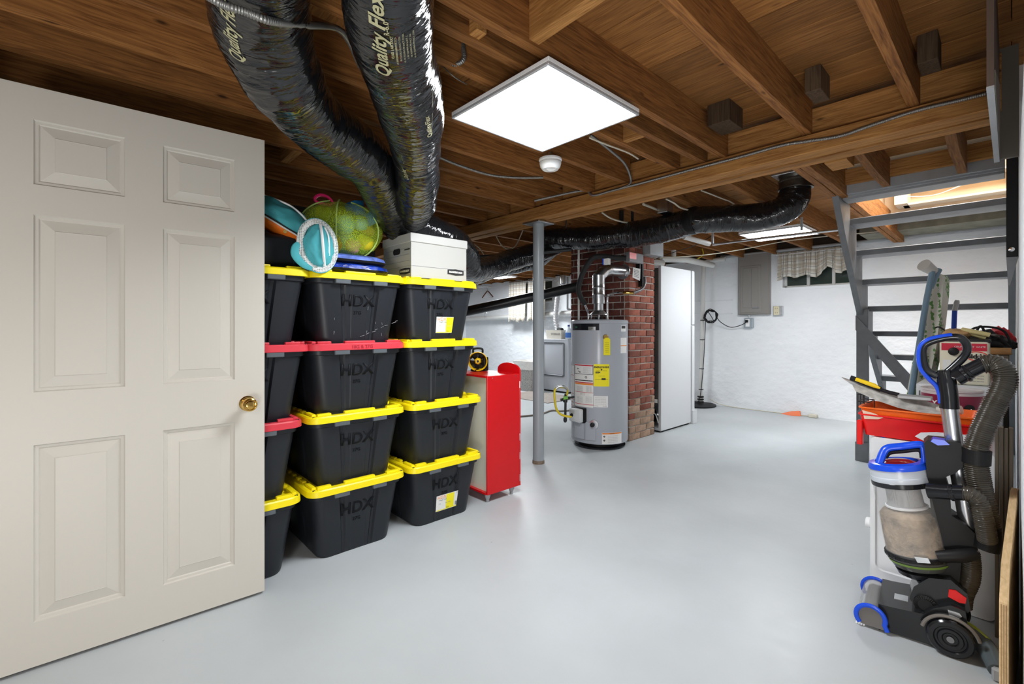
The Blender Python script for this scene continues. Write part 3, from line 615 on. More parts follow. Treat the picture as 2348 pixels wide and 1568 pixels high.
# hang tag, gas valve, drain cock, burner door
tg = hs(hth(1390), 0, HR+.012)
b = MB(); z0, z1 = hz(1390, 814), hz(1390, 774); n_ = (hs(hth(1390), 0)-hc).normalized(); s_ = Vector((-n_.y, n_.x, 0))
b.prism([tg+s_*a+Vector((0, 0, z)) for a, z in ((-.032, z0), (.032, z0), (.032, z1-.015), (.012, z1), (-.012, z1), (-.032, z1-.015))], n_*.002); b.build('hang_tag', M_ylab, wh, label='yellow hang tag')
for k in range(6): text(['IMPORTANT','HOMEOWNER','NOTICE FOR','VALVE USE','READ FIRST','KEEP TAG'][k], .0065, tg+n_*.0025+Vector((0, 0, z1-.05-k*.018)), -s_ if (-s_).dot(vr) > 0 else s_, (0, 0, 1), M_ink, wh)
MB().lathe([(.028, 0), (.024, .004), (.012, .004)], hs(hth(1388), hz(1388, 773), HR), n_, 20).build('relief_valve', M_brass, wh, label='brass relief valve')
def on_jacket(u, v, w_, h_, dp, m, name, bev=.006, label=None, off=0):
    th = hth(u); z = hz(u, v); n2 = (hs(th, 0)-hc).normalized(); c = hs(th, z, HR+off); sx = Vector((-n2.y, n2.x, 0))
    M = Matrix((( sx.x, n2.x, 0, c.x), (sx.y, n2.y, 0, c.y), (0, 0, 1, c.z), (0, 0, 0, 1)))
    MB().box((-w_/2, -.02, -h_/2), (w_/2, dp, h_/2), bev, M=M, seg=2).build(name, m, wh, label=label); return M
M1 = on_jacket(1330, 952, .15, .13, .075, M_white, 'gas_valve', .012, 'white gas control valve')
on_jacket(1330, 952, .165, .145, .03, M_black, 'valve_backing', .006)
q = M1 @ Vector((.03 if (M1.to_3x3() @ Vector((1, 0, 0))).dot(vr) < 0 else -.03, .075, 0)); nn_ = (M1.to_3x3() @ Vector((0, 1, 0)))
MB().lathe([(.017, 0), (.016, .012), (.004, .014)], q, nn_, 20).build('valve_knob', M_black, wh, label='black valve knob')
for k in range(3): text('PILOT LIGHTING', .011, M1 @ Vector((0, .0755, .045-k*.012)), vr, (0, 0, 1), M_ink, wh)
for du in (0, 8):
    a = hs(hth(1326+du), hz(1326, 968), HR+.03); c = hs(hth(1322+du*2), hz(1330, 992), HR+.004)
    MB().tube(spline([a, (a+c)/2+Vector((0, 0, .005))-vr*.012, c]), .004).build('pilot_tube', M_galv, wh)
MB().lathe([(.047, 0), (.045, .006), (.02, .008)], hs(hth(1362), hz(1362, 974)), (hs(hth(1362), 0)-hc), 24).build('drain_cup', M_galv, wh)
MB().lathe([(.022, .006), (.022, .03), (.015, .034), (.015, .05), (.002, .052)], hs(hth(1360), hz(1360, 974)), (hs(hth(1360), 0)-hc), 20).build('drain_cock', M_black, wh, label='black drain cock')
th0, th1 = hth(1316), hth(1366); b = MB()
b.grid([[hs(th0+(th1-th0)*i/12, z, HR+o_) for i in range(13)] for z, o_ in ((.095, 0), (.10, .012), (.27, .012), (.275, 0))]); b.build('burner_door', M_heater, wh)
th0, th1 = hth(1324), hth(1344); b = MB()
b.grid([[hs(th0+(th1-th0)*i/8, z, HR+o_) for i in range(9)] for z, o_ in ((.10, .012), (.108, .028), (.262, .028), (.27, .012))]); b.build('burner_door_bulge', M_heater, wh)
# flue on top
fc = at(1373, 700, D=4.72); fc.z = 0; fc = hc+(fc-hc)*1.0; fx, fy = fc.x, fc.y
fl = empty('flue_pipe', (fx, fy, 1.28), 'shiny galvanised flue pipe elbowing from the water heater into the chimney', 'flue pipe')
MB().lathe([(.092, 1.325), (.088, 1.335), (.055, 1.365), (.05, 1.37), (.05, 1.46)], (fx, fy, 0), None, 36, caps=False).build('draft_hood', M_galv, fl)
for a in (0, 1.57, 3.14, 4.71): MB().box((fx+.075*cos(a+.6)-.005, fy+.075*sin(a+.6)-.005, 1.275), (fx+.075*cos(a+.6)+.005, fy+.075*sin(a+.6)+.005, 1.33)).build('hood_leg', M_galv, fl)
MB().lathe([(.045, 1.272), (.045, 1.30)], (fx, fy, 0), None, 24).build('vent_collar', M_black, fl)
MB().lathe([(.062, 1.44), (.0635, 1.445), (.0635, 1.53), (.066, 1.532), (.0635, 1.537), (.0635, 1.60), (.066, 1.603), (.0635, 1.608), (.0635, 1.64)], (fx, fy, 0), None, 36, caps=False).build('flue_section', M_galv, fl)
endp = Vector((CX0, fy-.06, 1.79)); st = Vector((fx, fy, 1.64)); a2 = st+Vector((0, 0, .07)); a3 = Vector((fx+.06, fy-.015, 1.765)); a4 = Vector((fx+.12, fy-.03, 1.79))
b = MB(); pts = [st, a2, a3, a4, endp]
for i, (p, q) in enumerate(zip(pts, pts[1:])):
    b.tube([p-(q-p).normalized()*.018, q+(q-p).normalized()*.018], .063-.0012*i, 32)
b.build('elbow', M_galv, fl)
MB().lathe([(.063, 0), (.082, 0), (.082, -.008), (.063, -.008)], endp-Vector((.002, 0, 0)), (-1, 0, 0), 32).build('wall_collar', M_galv, fl)
# water lines
cold = [at(1393, 727, D=4.70), at(1393, 700, D=4.70), at(1392, 682, D=4.70)]
tagp(cable('water_pipe', 'chrome elbow water pipe rising from the heater right of the flue', [Vector((cold[0].x, cold[0].y, 1.278)), Vector((cold[0].x, cold[0].y, 1.5)), at(1397, 676, D=4.62), at(1415, 671, D=4.5), at(1432, 670, D=4.45)], .011, M_chrome, 'pipe', n=4), kind=None)
cable('brass_fitting', 'brass coupling in the water line at the chimney corner', [at(1430, 671, D=4.45), at(1437, 671, D=4.43), at(1452, 671, D=4.42)], .016, M_brass, 'fitting', n=2, seg=12)
cable('flex_hose', 'grey braided hose curving up beside the lit chimney face', [at(1452, 671, D=4.42), at(1470, 664, D=4.5), at(1478, 652, D=4.55), at(1478, 636, D=4.6)], .014, mat('braided grey', (.22, .22, .23), .4, metal=.6), 'hose', seg=12)
hp0 = at(1349, 727, D=4.72)
cable('insulated_pipe', 'black foam insulated pipe looping over the water heater left of the flue', [at(1341, 697, D=4.66), at(1327, 668, D=4.6), at(1333, 635, D=4.55), at(1348, 605, D=4.5), at(1362, 590, D=4.48), at(1385, 588, D=4.45), at(1410, 591, D=4.42), at(1436, 592, D=4.4)], .026, mat('black foam', (.015, .015, .016), .7, bump=.4, bscale=80), 'pipe', seg=16)
cable('water_pipe', 'chrome flexible water line left of the flue', [Vector((hp0.x, hp0.y, 1.278)), Vector((hp0.x, hp0.y, 1.34)), at(1347, 712, D=4.7), at(1338, 690, D=4.66)], .011, M_chrome, 'pipe')
p = at(1327, 640, D=4.86); tagp(MB().cyl((p.x, p.y, 1.27), (p.x, p.y, 2.2), .011).build('riser_pipe', M_pvc), 'thin pale vertical pipe at the left edge of the chimney', 'pipe')
# leak detector box on the chimney face
f0 = CY0-.055; bx = lambda u, v: at(u, v, Y=f0)
p, q = bx(1443, 600), bx(1476, 583)
t = empty('valve_actuator', p, 'grey box with a red sticker fixed to the lit chimney face', 'valve box')
MB().box((p.x, f0, p.z), (q.x, CY0, q.z), .006).build('housing', mat('mid grey plastic', (.22, .22, .23), .5), t)
MB().box((p.x+.005, f0-.002, p.z+.035), (p.x+.13, f0, q.z-.006)).build('red_sticker', M_redp, t)
MB().box((q.x-.07, f0+.005, p.z-.16), (q.x-.045, CY0, p.z+.01), .003).build('leg', M_black, t); MB().box((q.x-.02, f0+.005, p.z-.24), (q.x+.01, CY0, p.z+.01), .003).build('leg', M_black, t)
p = at(1458, 627, Y=CY0-.075); text_c = p
b = MB(); b.prism([p+Vector((dx, 0, dz)) for dx, dz in ((-.06, -.045), (.075, -.07), (.085, .055), (-.05, .06))], (0, .003, 0))
o = b.build('paper_tag', M_paper, t, label='white paper tag')
for k in range(5): text('SHUTOFF VALVE INFO', .009, p+Vector((.01, -.001, .03-k*.016)), (1, 0, -.12), (.12, 0, 1), M_ink, t)
p = at(1391, 600, D=4.35); text_o = tagp(MB().box((p.x-.02, p.y-.03, p.z-.028), (p.x+.02, p.y+.03, p.z+.028)).build('pipe_tag', M_paper), 'small white and blue tag hanging on the black insulated pipe', 'tag')
MB().box((p.x-.022, p.y+.02, p.z-.028), (p.x+.018, p.y+.032, p.z+.03)).build('blue_edge', M_blue, text_o)
p = at(1483, 577, Y=CY0-.04); q = at(1493, 590, Y=CY0-.04)
tagp(MB().box((p.x-.03, CY0-.1, 1.98), (CX1+.02, CY0-.004, 2.13), .004).build('electric_box', M_greyl), 'grey metal box at the top right of the lit chimney face', 'junction box')
# gas line at the left of the heater
g = at(1297, 905, D=4.55)
t = empty('gas_line', (g.x, g.y, 0), 'black gas pipe with yellow flexible connector left of the water heater', 'gas pipe')
MB().tube(spline([at(1300, 905, D=4.55), at(1301, 893, D=4.5), at(1293, 888, D=4.45), at(1279, 888, D=4.45), at(1272, 895, D=4.45), at(1272, 915, D=4.45), at(1276, 938, D=4.47), at(1288, 951, D=4.48), at(1310, 956, D=4.50)]), .011, 12).build('yellow_connector', M_yellowc, t)
MB().tube(spline([at(1275, 891, D=4.44), at(1282, 886, D=4.44), at(1292, 886, D=4.44), at(1300, 892, D=4.49)]), .0125, 12).build('sleeve', M_galv, t)
MB().cyl(at(1297, 903, D=4.56), at(1296, 968, D=4.56), .012).build('drip_leg', M_cast, t); MB().cyl(at(1297, 908, D=4.56), at(1296, 922, D=4.56), .022).build('union', M_cast, t); MB().cyl(at(1296, 958, D=4.56), at(1296, 966, D=4.56), .018).build('cap', M_cast, t)
MB().cyl(at(1286, 917, D=4.54), at(1306, 912, D=4.57), .015).build('shutoff', M_cast, t); MB().box(at(1293, 914, D=4.52)-Vector((.015, .01, .006)), at(1301, 910, D=4.52)+Vector((.015, .01, .006)), .003).build('shutoff_handle', mat('green plastic', (.25, .6, .1), .4), t)
MB().cyl(at(1304, 912, D=4.57), at(1316, 910, D=4.62), .011).build('pipe', M_cast, t)
# ---------------------------------------------------------------- tall white refrigerator seen from its side
FX, FY = 4.80, 2.70
rf = empty('refrigerator', (FX, FY, 0), 'tall white refrigerator right of the chimney, back towards the camera', 'refrigerator')
MB().box((FX, FY, .02), (FX+.72, FY+.02, 1.90), .004).build('side_panel', M_white, rf)
MB().box((FX, FY+.68, .02), (FX+.72, FY+.70, 1.90), .004).build('side_panel', M_white, rf)
MB().box((FX, FY+.02, 1.88), (FX+.72, FY+.68, 1.90)).build('top_panel', M_white, rf)
MB().box((FX+.03, FY+.02, .32), (FX+.70, FY+.68, 1.88)).build('back_panel', mat('dull dark steel', (.10, .095, .09), .45, metal=.5, var=.25, vscale=5), rf, label='dark steel back panel')
MB().box((FX-.004, FY, .02), (FX+.004, FY+.03, 1.90), .001).build('back_flange', mat('grey steel edge', (.42, .42, .42), .4), rf)
MB().box((FX+.01, FY+.01, .02), (FX+.70, FY+.69, .05)).build('base_plate', M_greyl, rf)
MB().lathe([(.07, 0), (.09, .03), (.09, .12), (.06, .17), (.002, .18)], (FX+.25, FY+.3, .05), None, 24).build('compressor', M_black, rf)
MB().box((FX+.02, FY+.06, .33), (FX+.03, FY+.16, .37)).build('back_label', M_paper, rf); MB().tube(spline([(FX+.03, FY+.05, .1), (FX+.04, FY+.1, .2), (FX+.06, FY+.2, .15), (FX+.2, FY+.3, .14)]), .006).build('cord', M_paper, rf)
MB().box((FX+.735, FY-.01, .06), (FX+.80, FY+.70, 1.22), .008).build('lower_door', M_white, rf); MB().box((FX+.735, FY-.01, 1.23), (FX+.80, FY+.70, 1.90), .008).build('upper_door', M_white, rf)
MB().box((FX+.73, FY-.025, .0), (FX+.83, FY+.01, .17), .004).build('foot_cover', M_white, rf); MB().box((FX+.02, FY+.02, 0), (FX+.7, FY+.66, .02)).build('feet_rail', M_black, rf)
# pipes on top
tb = at(1500, 590, X=5.0)
tagp(MB().tube([(5.0, 3.3, 2.06), (5.55, 3.1, 2.03)], .045, 20).tube([(5.6, 3.15, 2.10), (5.9, 2.95, 2.10), (6.7, 2.95, 2.10)], .04, 16).tube([(5.75, 3.05, 2.12), (5.75, 3.05, 2.22)], .03, 16).build('waste_pipe', M_pvc), 'white plastic waste pipes lying above the refrigerator', 'pipe')
# ---------------------------------------------------------------- things on the back wall
def wp(u, v, o=0): return at(u, v, X=BW-o)
# breaker panel
a, c = wp(1692, 722, .06), wp(1765, 576, .06)
t = empty('breaker_panel', (BW, (a.y+c.y)/2, a.z), 'grey metal breaker panel mounted high on the white back wall', 'electrical panel')
gm = mat('taupe panel enamel', (.27, .255, .24), .4)
MB().box((BW-.06, c.y, a.z), (BW, a.y, c.z), .006).build('box', gm, t)
MB().box((BW-.07, c.y+.01, a.z+.01), (BW-.06, a.y-.01, c.z-.01), .004).build('cover', gm, t)
MB().box((BW-.078, c.y+.11, a.z+.03), (BW-.069, a.y-.04, c.z-.18), .004).build('door', gm, t)
MB().box((BW-.086, c.y+.15, a.z+.10), (BW-.077, a.y-.08, c.z-.21), .003).build('door_pressing', gm, t)
ym = (a.y+c.y)/2+.02; MB().box((BW-.089, ym-.002, a.z+.10), (BW-.085, ym+.002, c.z-.22)).build('door_crease', M_grey, t)
MB().box((BW-.09, ym-.10, a.z+.085), (BW-.076, ym-.01, a.z+.105), .002).build('latch', M_grey, t, label='dark door latch')
# outlets
p = wp(1783, 712, .04)
t = empty('outlet_box', (BW, p.y, p.z), 'cream duplex outlet right of the breaker panel', 'outlet')
MB().box((BW-.05, p.y-.065, p.z-.065), (BW, p.y+.055, p.z+.065), .004).build('box', M_galv, t); MB().box((BW-.055, p.y-.025, p.z-.062), (BW-.049, p.y+.05, p.z+.062), .003).build('cover_plate', mat('ivory plastic', (.70, .64, .45), .4), t)
for dz in (-.03, .03):
    for dy in (-.002, .022): MB().box((BW-.057, p.y+dy, p.z+dz-.008), (BW-.0545, p.y+dy+.004, p.z+dz+.008)).build('slot', M_ink, t)
p = wp(1716, 740, .05)
t = empty('outlet_box', (BW, p.y, p.z), 'grey weatherproof outlet box below the breaker panel', 'outlet')
MB().box((BW-.06, p.y-.06, p.z-.075), (BW, p.y+.06, p.z+.07), .008).build('box', mat('blue grey box', (.35, .40, .44), .4), t); MB().box((BW-.066, p.y-.02, p.z-.055), (BW-.058, p.y+.035, p.z+.055), .003).build('receptacle', M_whitep, t); MB().box((BW-.10, p.y-.005, p.z+.005), (BW-.06, p.y+.03, p.z+.04), .004).build('plug', M_black, t)
MB().cyl((BW-.03, p.y, p.z+.07), (BW-.03, p.y, 1.38), .012).build('nipple', M_galv, t)
# standpipe with coiled cord
p = wp(1624, 700, .12); sp = Vector((BW-.13, 3.26, 0))
t = empty('standpipe', sp, 'white upright plastic pipe standing on the sump cover by the back wall', 'pipe')
MB().tube([sp+Vector((.0, .02, .14)), sp+Vector((0, -.03, 2.2))], .032, 20).tube([sp+Vector((0, -.03, 2.19)), sp+Vector((.02, -.14, 2.22)), sp+Vector((.02, -.35, 2.22))], .034, 20).build('pipe', M_pvc, t)
for z in (.23, .55, 1.0, 1.30): MB().lathe([(.0335, 0), (.036, .002), (.036, .01), (.0335, .012)], sp+Vector((0, .018-.024*z, z)), None, 20, caps=False).build('cable_tie', M_black, t)
for z in (.03, .07, .11): MB().lathe([(.036, 0), (.048, .004), (.048, .02), (.036, .026)], sp+Vector((0, .02, z)), None, 20).build('rubber_coupling', M_black, t)
MB().cyl(sp+Vector((0, .02, .026)), sp+Vector((0, .02, .15)), .034, seg=20).build('lower_pipe', M_pvc, t)
tagp(MB().lathe([(.28, .0), (.30, .004), (.30, .02), (.285, .026), (.05, .026)], sp+Vector((-.12, .05, 0)), None, 48).build('sump_cover', M_black), 'round black sump cover on the floor under the white standpipe', 'cover')
cc = wp(1630, 725, .2); cb = []
random.seed(3)
for k in range(7):
    ph = random.random()*6; ex = random.uniform(-.012, .012)
    for i in range(14): a_ = ph+i/14*2*pi; cb.append(cc+Vector((ex+.01*sin(a_*2+k), (.085+.006*k*.5)*cos(a_)+random.uniform(-.01, .01), (.078+.004*k)*sin(a_)+random.uniform(-.01, .01))))
o = MB().tube(spline(cb, 3), .0055, 6).build('coiled_cord', M_black); tagp(o, 'black cord coiled round the white standpipe and plugged in', 'cord')
MB().tube(spline([cc+Vector((0, -.08, 0)), wp(1652, 738, .1), wp(1675, 750, .06), wp(1700, 745, .08), wp(1714, 736, .1)]), .0055).build('lead', M_black, o)
MB().tube(spline([cc+Vector((0, .08, -.03)), wp(1615, 800, .19), wp(1611, 860, .19), wp(1604, 915, .2), Vector((BW-.25, 3.33, .03))]), .0055).build('lead', M_black, o)
cable('wire', 'thin grey cord lying along the foot of the back wall', [(7.05, 3.15, .1), (7.08, 3.0, .03), (7.10, 2.7, .006), (7.11, 2.3, .006), (7.12, 2.05, .006), (7.12, 1.8, .012)], .006, M_cable, 'wire')
p = Vector((7.08, 2.05, 0)); b = MB(); b.prism([p+Vector(v) for v in ((0, .12, .001), (-.06, -.03, .001), (.0, -.12, .001), (.03, -.1, .06), (.02, .0, .045))], (.02, 0, .004)); tagp(b.build('paper_scrap', mat('orange paper', (.85, .22, .10), .6)), 'crumpled orange scrap on the floor by the back wall', 'scrap')
tagp(MB().box((7.07, 1.74, 0), (7.13, 1.84, .045), .008).build('wall_plug', M_cable), 'small cream plug adapter at the foot of the back wall', 'plug')
# windows and curtains
def window(i, y0, y1, z0, z1, mull):
    t = empty('window_%d' % i, (BW+.1, (y0+y1)/2, z0), kind='structure')
    fr = mat('white window paint', (.66, .66, .64), .5)
    for lo, hi in (((BW+.08, y0, z0), (BW+.12, y1, z0+.025)), ((BW+.08, y0, z1-.025), (BW+.12, y1, z1)), ((BW+.08, y0, z0), (BW+.12, y0+.03, z1)), ((BW+.08, y1-.03, z0), (BW+.12, y1, z1))): MB().box(lo, hi, .003).build('window_frame', fr, t)
    ys = [y0+.03]+mull+[y1-.03]
    for m_ in mull: MB().box((BW+.075, m_-.018, z0), (BW+.115, m_+.018, z1), .003).build('mullion', fr, t)
    for a_, b_ in zip(ys, ys[1:]): MB().box((BW+.098, a_, z0+.02), (BW+.103, b_, z1-.02)).build('pane', M_glass, t)
    MB().box((BW+.2, y0-.4, z0-.3), (BW+.22, y1+.4, z1+.4)).build('window_well', mat('dim green window well', (.02, .035, .02), .9, var=.8, vscale=14), t)
    MB().box((BW-.006, y0-.03, z0-.04), (BW+.08, y1+.03, z0), .004).build('sill', M_wall, t)
window(1, 1.33, 2.17, 1.75, 2.2, [1.59, 1.88]); window(2, 6.5, 7.45, 1.75, 2.2, [6.8, 7.1])
def curtain(name, label, y0, y1, z0, z1, x, folds, group=None, hem=.02, gather=0, asym=None):
    b = MB(); n, m_ = folds*10, 14; rows = []
    for j in range(m_+1):
        t = j/m_; row = []
        for i in range(n+1):
            s = i/n; z = z1+(z0-z1)*t+(hem*(sin(s*23)+.6*sin(s*9+1)))*t*t+(asym(s)*t if asym else 0)
            amp = .012+.02*t; a_ = s*folds*2*pi+.6*sin(s*13); yy = y0+(y1-y0)*s+.012*sin(a_*1.3+2)*t+gather*(s-.5)*t
            row.append((x-.03-amp*sin(a_)-.012*sin(a_*.37+1)*t - (.02*abs(t-.06) < .001)*.0, yy, z))
        rows.append(row)
    b.grid(rows, uvs=lambda j, i: (i/n*(y1-y0)*.9, j/m_*(z1-z0)*1.6)); o = b.build(name, M_plaid, ang=180, nrm=False)
    so = o.modifiers.new('thickness', 'SOLIDIFY'); so.thickness = .003
    t = empty(name, (BW, (y0+y1)/2, z1), label, 'curtain', group); o.name = 'cloth'; parent(o, t)
    MB().cyl((x-.035, y0-.03, z1-.03), (x-.035, y1+.03, z1-.03), .007).build('rod', M_white, t)
    MB().box((x-.04, y0-.03, z1-.035), (BW, y0-.02, z1-.025)).build('bracket', M_white, t); MB().box((x-.04, y1+.02, z1-.035), (BW, y1+.03, z1-.025)).build('bracket', M_white, t)
    return t
curtain('window_valance', 'short plaid valance on the window behind the stairs', 1.34, 2.21, 1.87, 2.235, BW-.03, 10, asym=lambda s: .09*exp(-((s-.32)/.09)**2)+.03*(1-s))
curtain('window_curtain', 'left half of the plaid laundry curtain, behind the steel post', 6.98, 7.52, 1.33, 2.2, BW-.25, 6); curtain('window_curtain', 'right half of the plaid laundry curtain, beside the dryer hose', 6.42, 6.93, 1.33, 2.2, BW-.25, 6)
# ---------------------------------------------------------------- laundry corner
dy0, dy1, dx0, dx1 = 5.40, 6.08, 6.37, 7.0
dt = empty('clothes_dryer', (dx0, dy0, 0), 'pale grey clothes dryer behind the steel post', 'dryer')
dm = mat('grey white enamel', (.42, .44, .48), .35)
MB().box((dx0, dy0, .03), (dx1, dy1, .97), .01).build('cabinet', dm, dt); MB().box((dx0-.003, dy0+.0, .955), (dx1, dy1, .98), .006).build('top_panel', dm, dt)
MB().box((dx0-.02, dy0+.10, .32), (dx0-.001, dy1-.09, .90), .03, seg=3).build('door', dm, dt); MB().box((dx0-.006, dy0+.08, .30), (dx0-.0, dy1-.07, .92), .02).build('door_seal', M_grey, dt)
MB().box((dx0+.04, dy0+.03, 0), (dx1-.04, dy1-.03, .03)).build('feet_rail', M_black, dt)
MB().box((dx1-.12, dy0, .98), (dx1, dy1, 1.10), .01).build('control_console', dm, dt)
p = Vector((6.43, 5.62, .98)); t = empty('storage_bin', p, 'cream fabric storage bin lettered in black on the dryer', 'bin')
cm_ = mat('cream fabric', (.62, .59, .52), .9)
b = MB(); 
for k, (ex, z) in enumerate(((0, 0), (.012, .16))): pass
rows = [[(p.x-e+0, p.y-e, p.z+z), (p.x-e, p.y+.36+e, p.z+z), (p.x+.26+e, p.y+.36+e, p.z+z), (p.x+.26+e, p.y-e, p.z+z)] for e, z in ((0, 0), (.012, .165), (.004, .165), (-.006, .02))]
V = b.grid(rows, cu=True); b.cap(V[0]); b.cap(V[-1]); b.build('fabric_body', cm_, t); text('STORAGE', .05, (p.x-.0125, p.y+.13, p.z+.09), (0, -1, 0), (-.07, 0, 1), M_ink, t)
for k in range(4): MB().lathe([(.001, .05), (.03, .04), (.045, 0), (.03, -.04), (.001, -.05)], p+Vector((.08+.03*k, .06+.05*k, .16)), None, 12).build('dark_sock', M_black, t)
p = Vector((6.50, 5.50, .98)); t = empty('detergent_jug', p, 'clear detergent jug with blue cap and label beside the fabric bin', 'bottle')
MB().lathe([(.05, 0), (.062, .01), (.062, .12), (.05, .17), (.03, .2), (.018, .215), (.018, .235)], p, None, 20).build('bottle', mat('milky plastic', (.55, .62, .70), .3), t); MB().lathe([(.022, .232), (.022, .262), (.002, .264)], p, None, 16).build('cap', mat('navy plastic', (.02, .05, .2), .4), t)
MB().lathe([(.0628, .03), (.0628, .12)], p, None, 20, caps=False).build('label', mat('blue label', (.05, .15, .45), .5), t); MB().tube(spline([p+Vector((-.0, -.03, .2)), p+Vector((0, -.07, .18)), p+Vector((0, -.07, .12)), p+Vector((0, -.055, .09))]), .009).build('handle', mat('milky plastic', (.55, .62, .70), .3), t)
q0, q1 = at(1275, 748, X=6.85), at(1290, 625, X=6.85)
cable('dryer_hose', 'ribbed silver dryer hose rising behind the dryer', [(6.90, q0.y, 1.13), (6.86, q0.y+.02, 1.35), (6.86, q0.y+.0, 1.6), (6.86, q0.y-.05, 1.85), (6.86, q1.y, 2.06)], .055, mat('silver foil', (.7, .7, .72), .35, metal=.7), 'hose', ribs=.03, seg=20)
tagp(MB().lathe([(.062, 2.05), (.062, 2.21)], (6.86, q1.y, 0), None, 24).build('vent_stub', M_galv), 'smooth metal duct stub above the ribbed dryer hose', 'duct')
cable('wall_pipe', 'long white painted pipe running along the laundry wall', [(7.0, 9.4, 1.40), (7.0, 7.5, 1.435), (7.0, 5.2, 1.50)], .05, M_pvc, 'pipe', n=2, seg=20)
p = at(1299, 700, X=7.05); t = MB().cyl((7.08, p.y, 1.56), (7.08, p.y, 2.2), .02).cyl((7.08, p.y, 1.56), (7.08, p.y-.1, 1.54), .02).build('conduit_pipe', M_greyl); tagp(t, 'grey vertical pipe with an elbow right of the dryer hose', 'pipe')
tagp(MB().box((6.98, 5.2, 1.56), (7.14, 5.5, 2.2), .01).build('white_box', M_greyl), 'boxed grey panel beside the chimney on the laundry wall', 'panel')
h = at(1118, 672, X=7.05); t = empty('coat_hanger', h, 'dark wooden coat hanger hanging on the laundry wall', 'hanger')
hm_ = mat('dark brown wood', (.10, .035, .02), .4)
MB().tube(spline([h+Vector((0, .20, -.10)), h+Vector((0, .08, 0)), h+Vector((0, 0, .05)), h+Vector((0, -.08, 0)), h+Vector((0, -.20, -.10))]), .013).build('shoulders', hm_, t); MB().tube([h+Vector((0, .19, -.12)), h+Vector((0, -.19, -.12))], .006).build('trouser_bar', M_chrome, t); MB().tube(spline([h+Vector((0, 0, .05)), h+Vector((0, 0, .10)), h+Vector((0, .03, .13)), h+Vector((.05, .0, .14))]), .004).build('hook', M_chrome, t)
MB().cyl(h+Vector((-.2, .12, .15)), h+Vector((.1, -.1, .15)), .008).build('rail', M_chrome, t)
p = at(1118, 728, X=7.0); tagp(MB().tube(spline([(6.945, p.y+.02, 1.40), (6.94, p.y+.04, 1.5), (6.97, p.y, 1.62), (6.945, p.y-.03, 1.55), (6.945, p.y-.03, 1.44)]), .004).build('wire_hook', M_galv), 'bent wire hook over the white wall pipe', 'hook')
# hamper
p = Vector((6.25, 6.28, 0)); t = empty('laundry_hamper', p, 'speckled grey laundry hamper with a white liner beside the red cabinet', 'hamper')
def rrect(cx, cy, hx, hy, r, n=5):
    out = []
    for (sx, sy, a0) in ((1, 1, 0), (-1, 1, pi/2), (-1, -1, pi), (1, -1, 1.5*pi)):
        for k in range(n+1): a_ = a0+pi/2*k/n; out.append((cx+sx*(hx-r)+r*cos(a_), cy+sy*(hy-r)+r*sin(a_)))
    return out
def loft(secs, cap0=True, cap1=True):
    b = MB(); V = b.grid([[(x_, y_, z) for x_, y_ in pts] for pts, z in secs], cu=True)
    if cap0: b.cap(V[0])
    if cap1: b.cap(V[-1])
    return b
loft([(rrect(p.x, p.y, .17, .22, .05), 0), (rrect(p.x, p.y, .19, .25, .05), .47)]).build('body', mat('speckled grey fabric', (.36, .355, .34), .9, var=.6, vscale=90), t)
loft([(rrect(p.x, p.y, .195, .255, .05), .40), (rrect(p.x, p.y, .20, .26, .05), .56), (rrect(p.x, p.y, .185, .245, .05), .565), (rrect(p.x, p.y, .18, .24, .05), .49)]).build('liner', mat('white cotton liner', (.74, .73, .70), .9, bump=.6, bscale=12, dist=.02), t)
# rug and floor cord
b = MB(); q = [at(1180, 905, Z=0), at(1305, 880, Z=0), at(1305, 928, Z=0), at(1180, 916, Z=0)]
b = MB().box((5.35, 4.95, 0), (6.15, 6.1, .012), .003); t = tagp(b.build('woven_mat', mat('grey brown woven mat', (.36, .32, .29), .95, var=.25, vscale=120, stretch=(1, .1, 1))), 'flat grey brown woven mat on the floor in front of the dryer', 'rug')
cable('floor_cord', 'brown cords lying across the floor toward the laundry', [at(1150, 957, Z=.012), at(1200, 954, Z=.012), at(1240, 949, Z=.012), at(1265, 941, Z=.012), at(1290, 942, Z=.012), at(1330, 938, Z=.012)], .012, mat('brown cord', (.22, .19, .16), .6), 'cord')
# ================================================================ STAIRS
st_ = empty('open_stairs', (5.2, .46, 0), 'grey painted open wooden stairs rising toward the ceiling on the right', 'stairs')
ZT = [2.091-.2325*k for k in range(9)]; XT = [4.634+.23*k for k in range(9)]
def stringer(y0, y1, m):
    pts = [(4.22, 2.262), (4.36, 2.30)]; pts.append((XT[0], 2.30))
    for x_, z_ in zip(XT, ZT): pts += [(x_, z_-.047), (x_+.23, z_-.047)]
    pts += [(XT[-1]+.23, 0), (6.42, 0), (6.12, .56), (5.53, 1.01), (5.065, 1.348), (4.727, 1.685), (4.463, 1.954)]
    b = MB(); b.prism([(x_, y0, z_) for x_, z_ in pts], (0, y1-y0, 0)); b.build('stringer', m, st_)
stringer(.905, .948, M_grey); stringer(-.02, .018, M_grey)
for x_, z_ in zip(XT, ZT): MB().box((x_, .018, z_-.047), (x_+.25, .945, z_), .004).build('tread', M_grey, st_)
MB().box((5.12, .868, .0), (5.17, .955, 1.36), .003).build('support_post', M_grey, st_)
MB().box((5.10, .865, 0), (5.118, .96, .17), .003).build('foot_block', M_grey, st_)
a = Vector((5.10, .952, 1.245)); c = Vector((5.10, .10, .06)); d = (c-a).normalized(); nrm = Vector((0, d.z, -d.y))*.055
b = MB(); b.prism([a+Vector((0, 0, .06)), c+nrm, c-nrm, a+Vector((0, 0, -.07))], (-.022, 0, 0)); b.build('diagonal_brace', M_grey, st_)
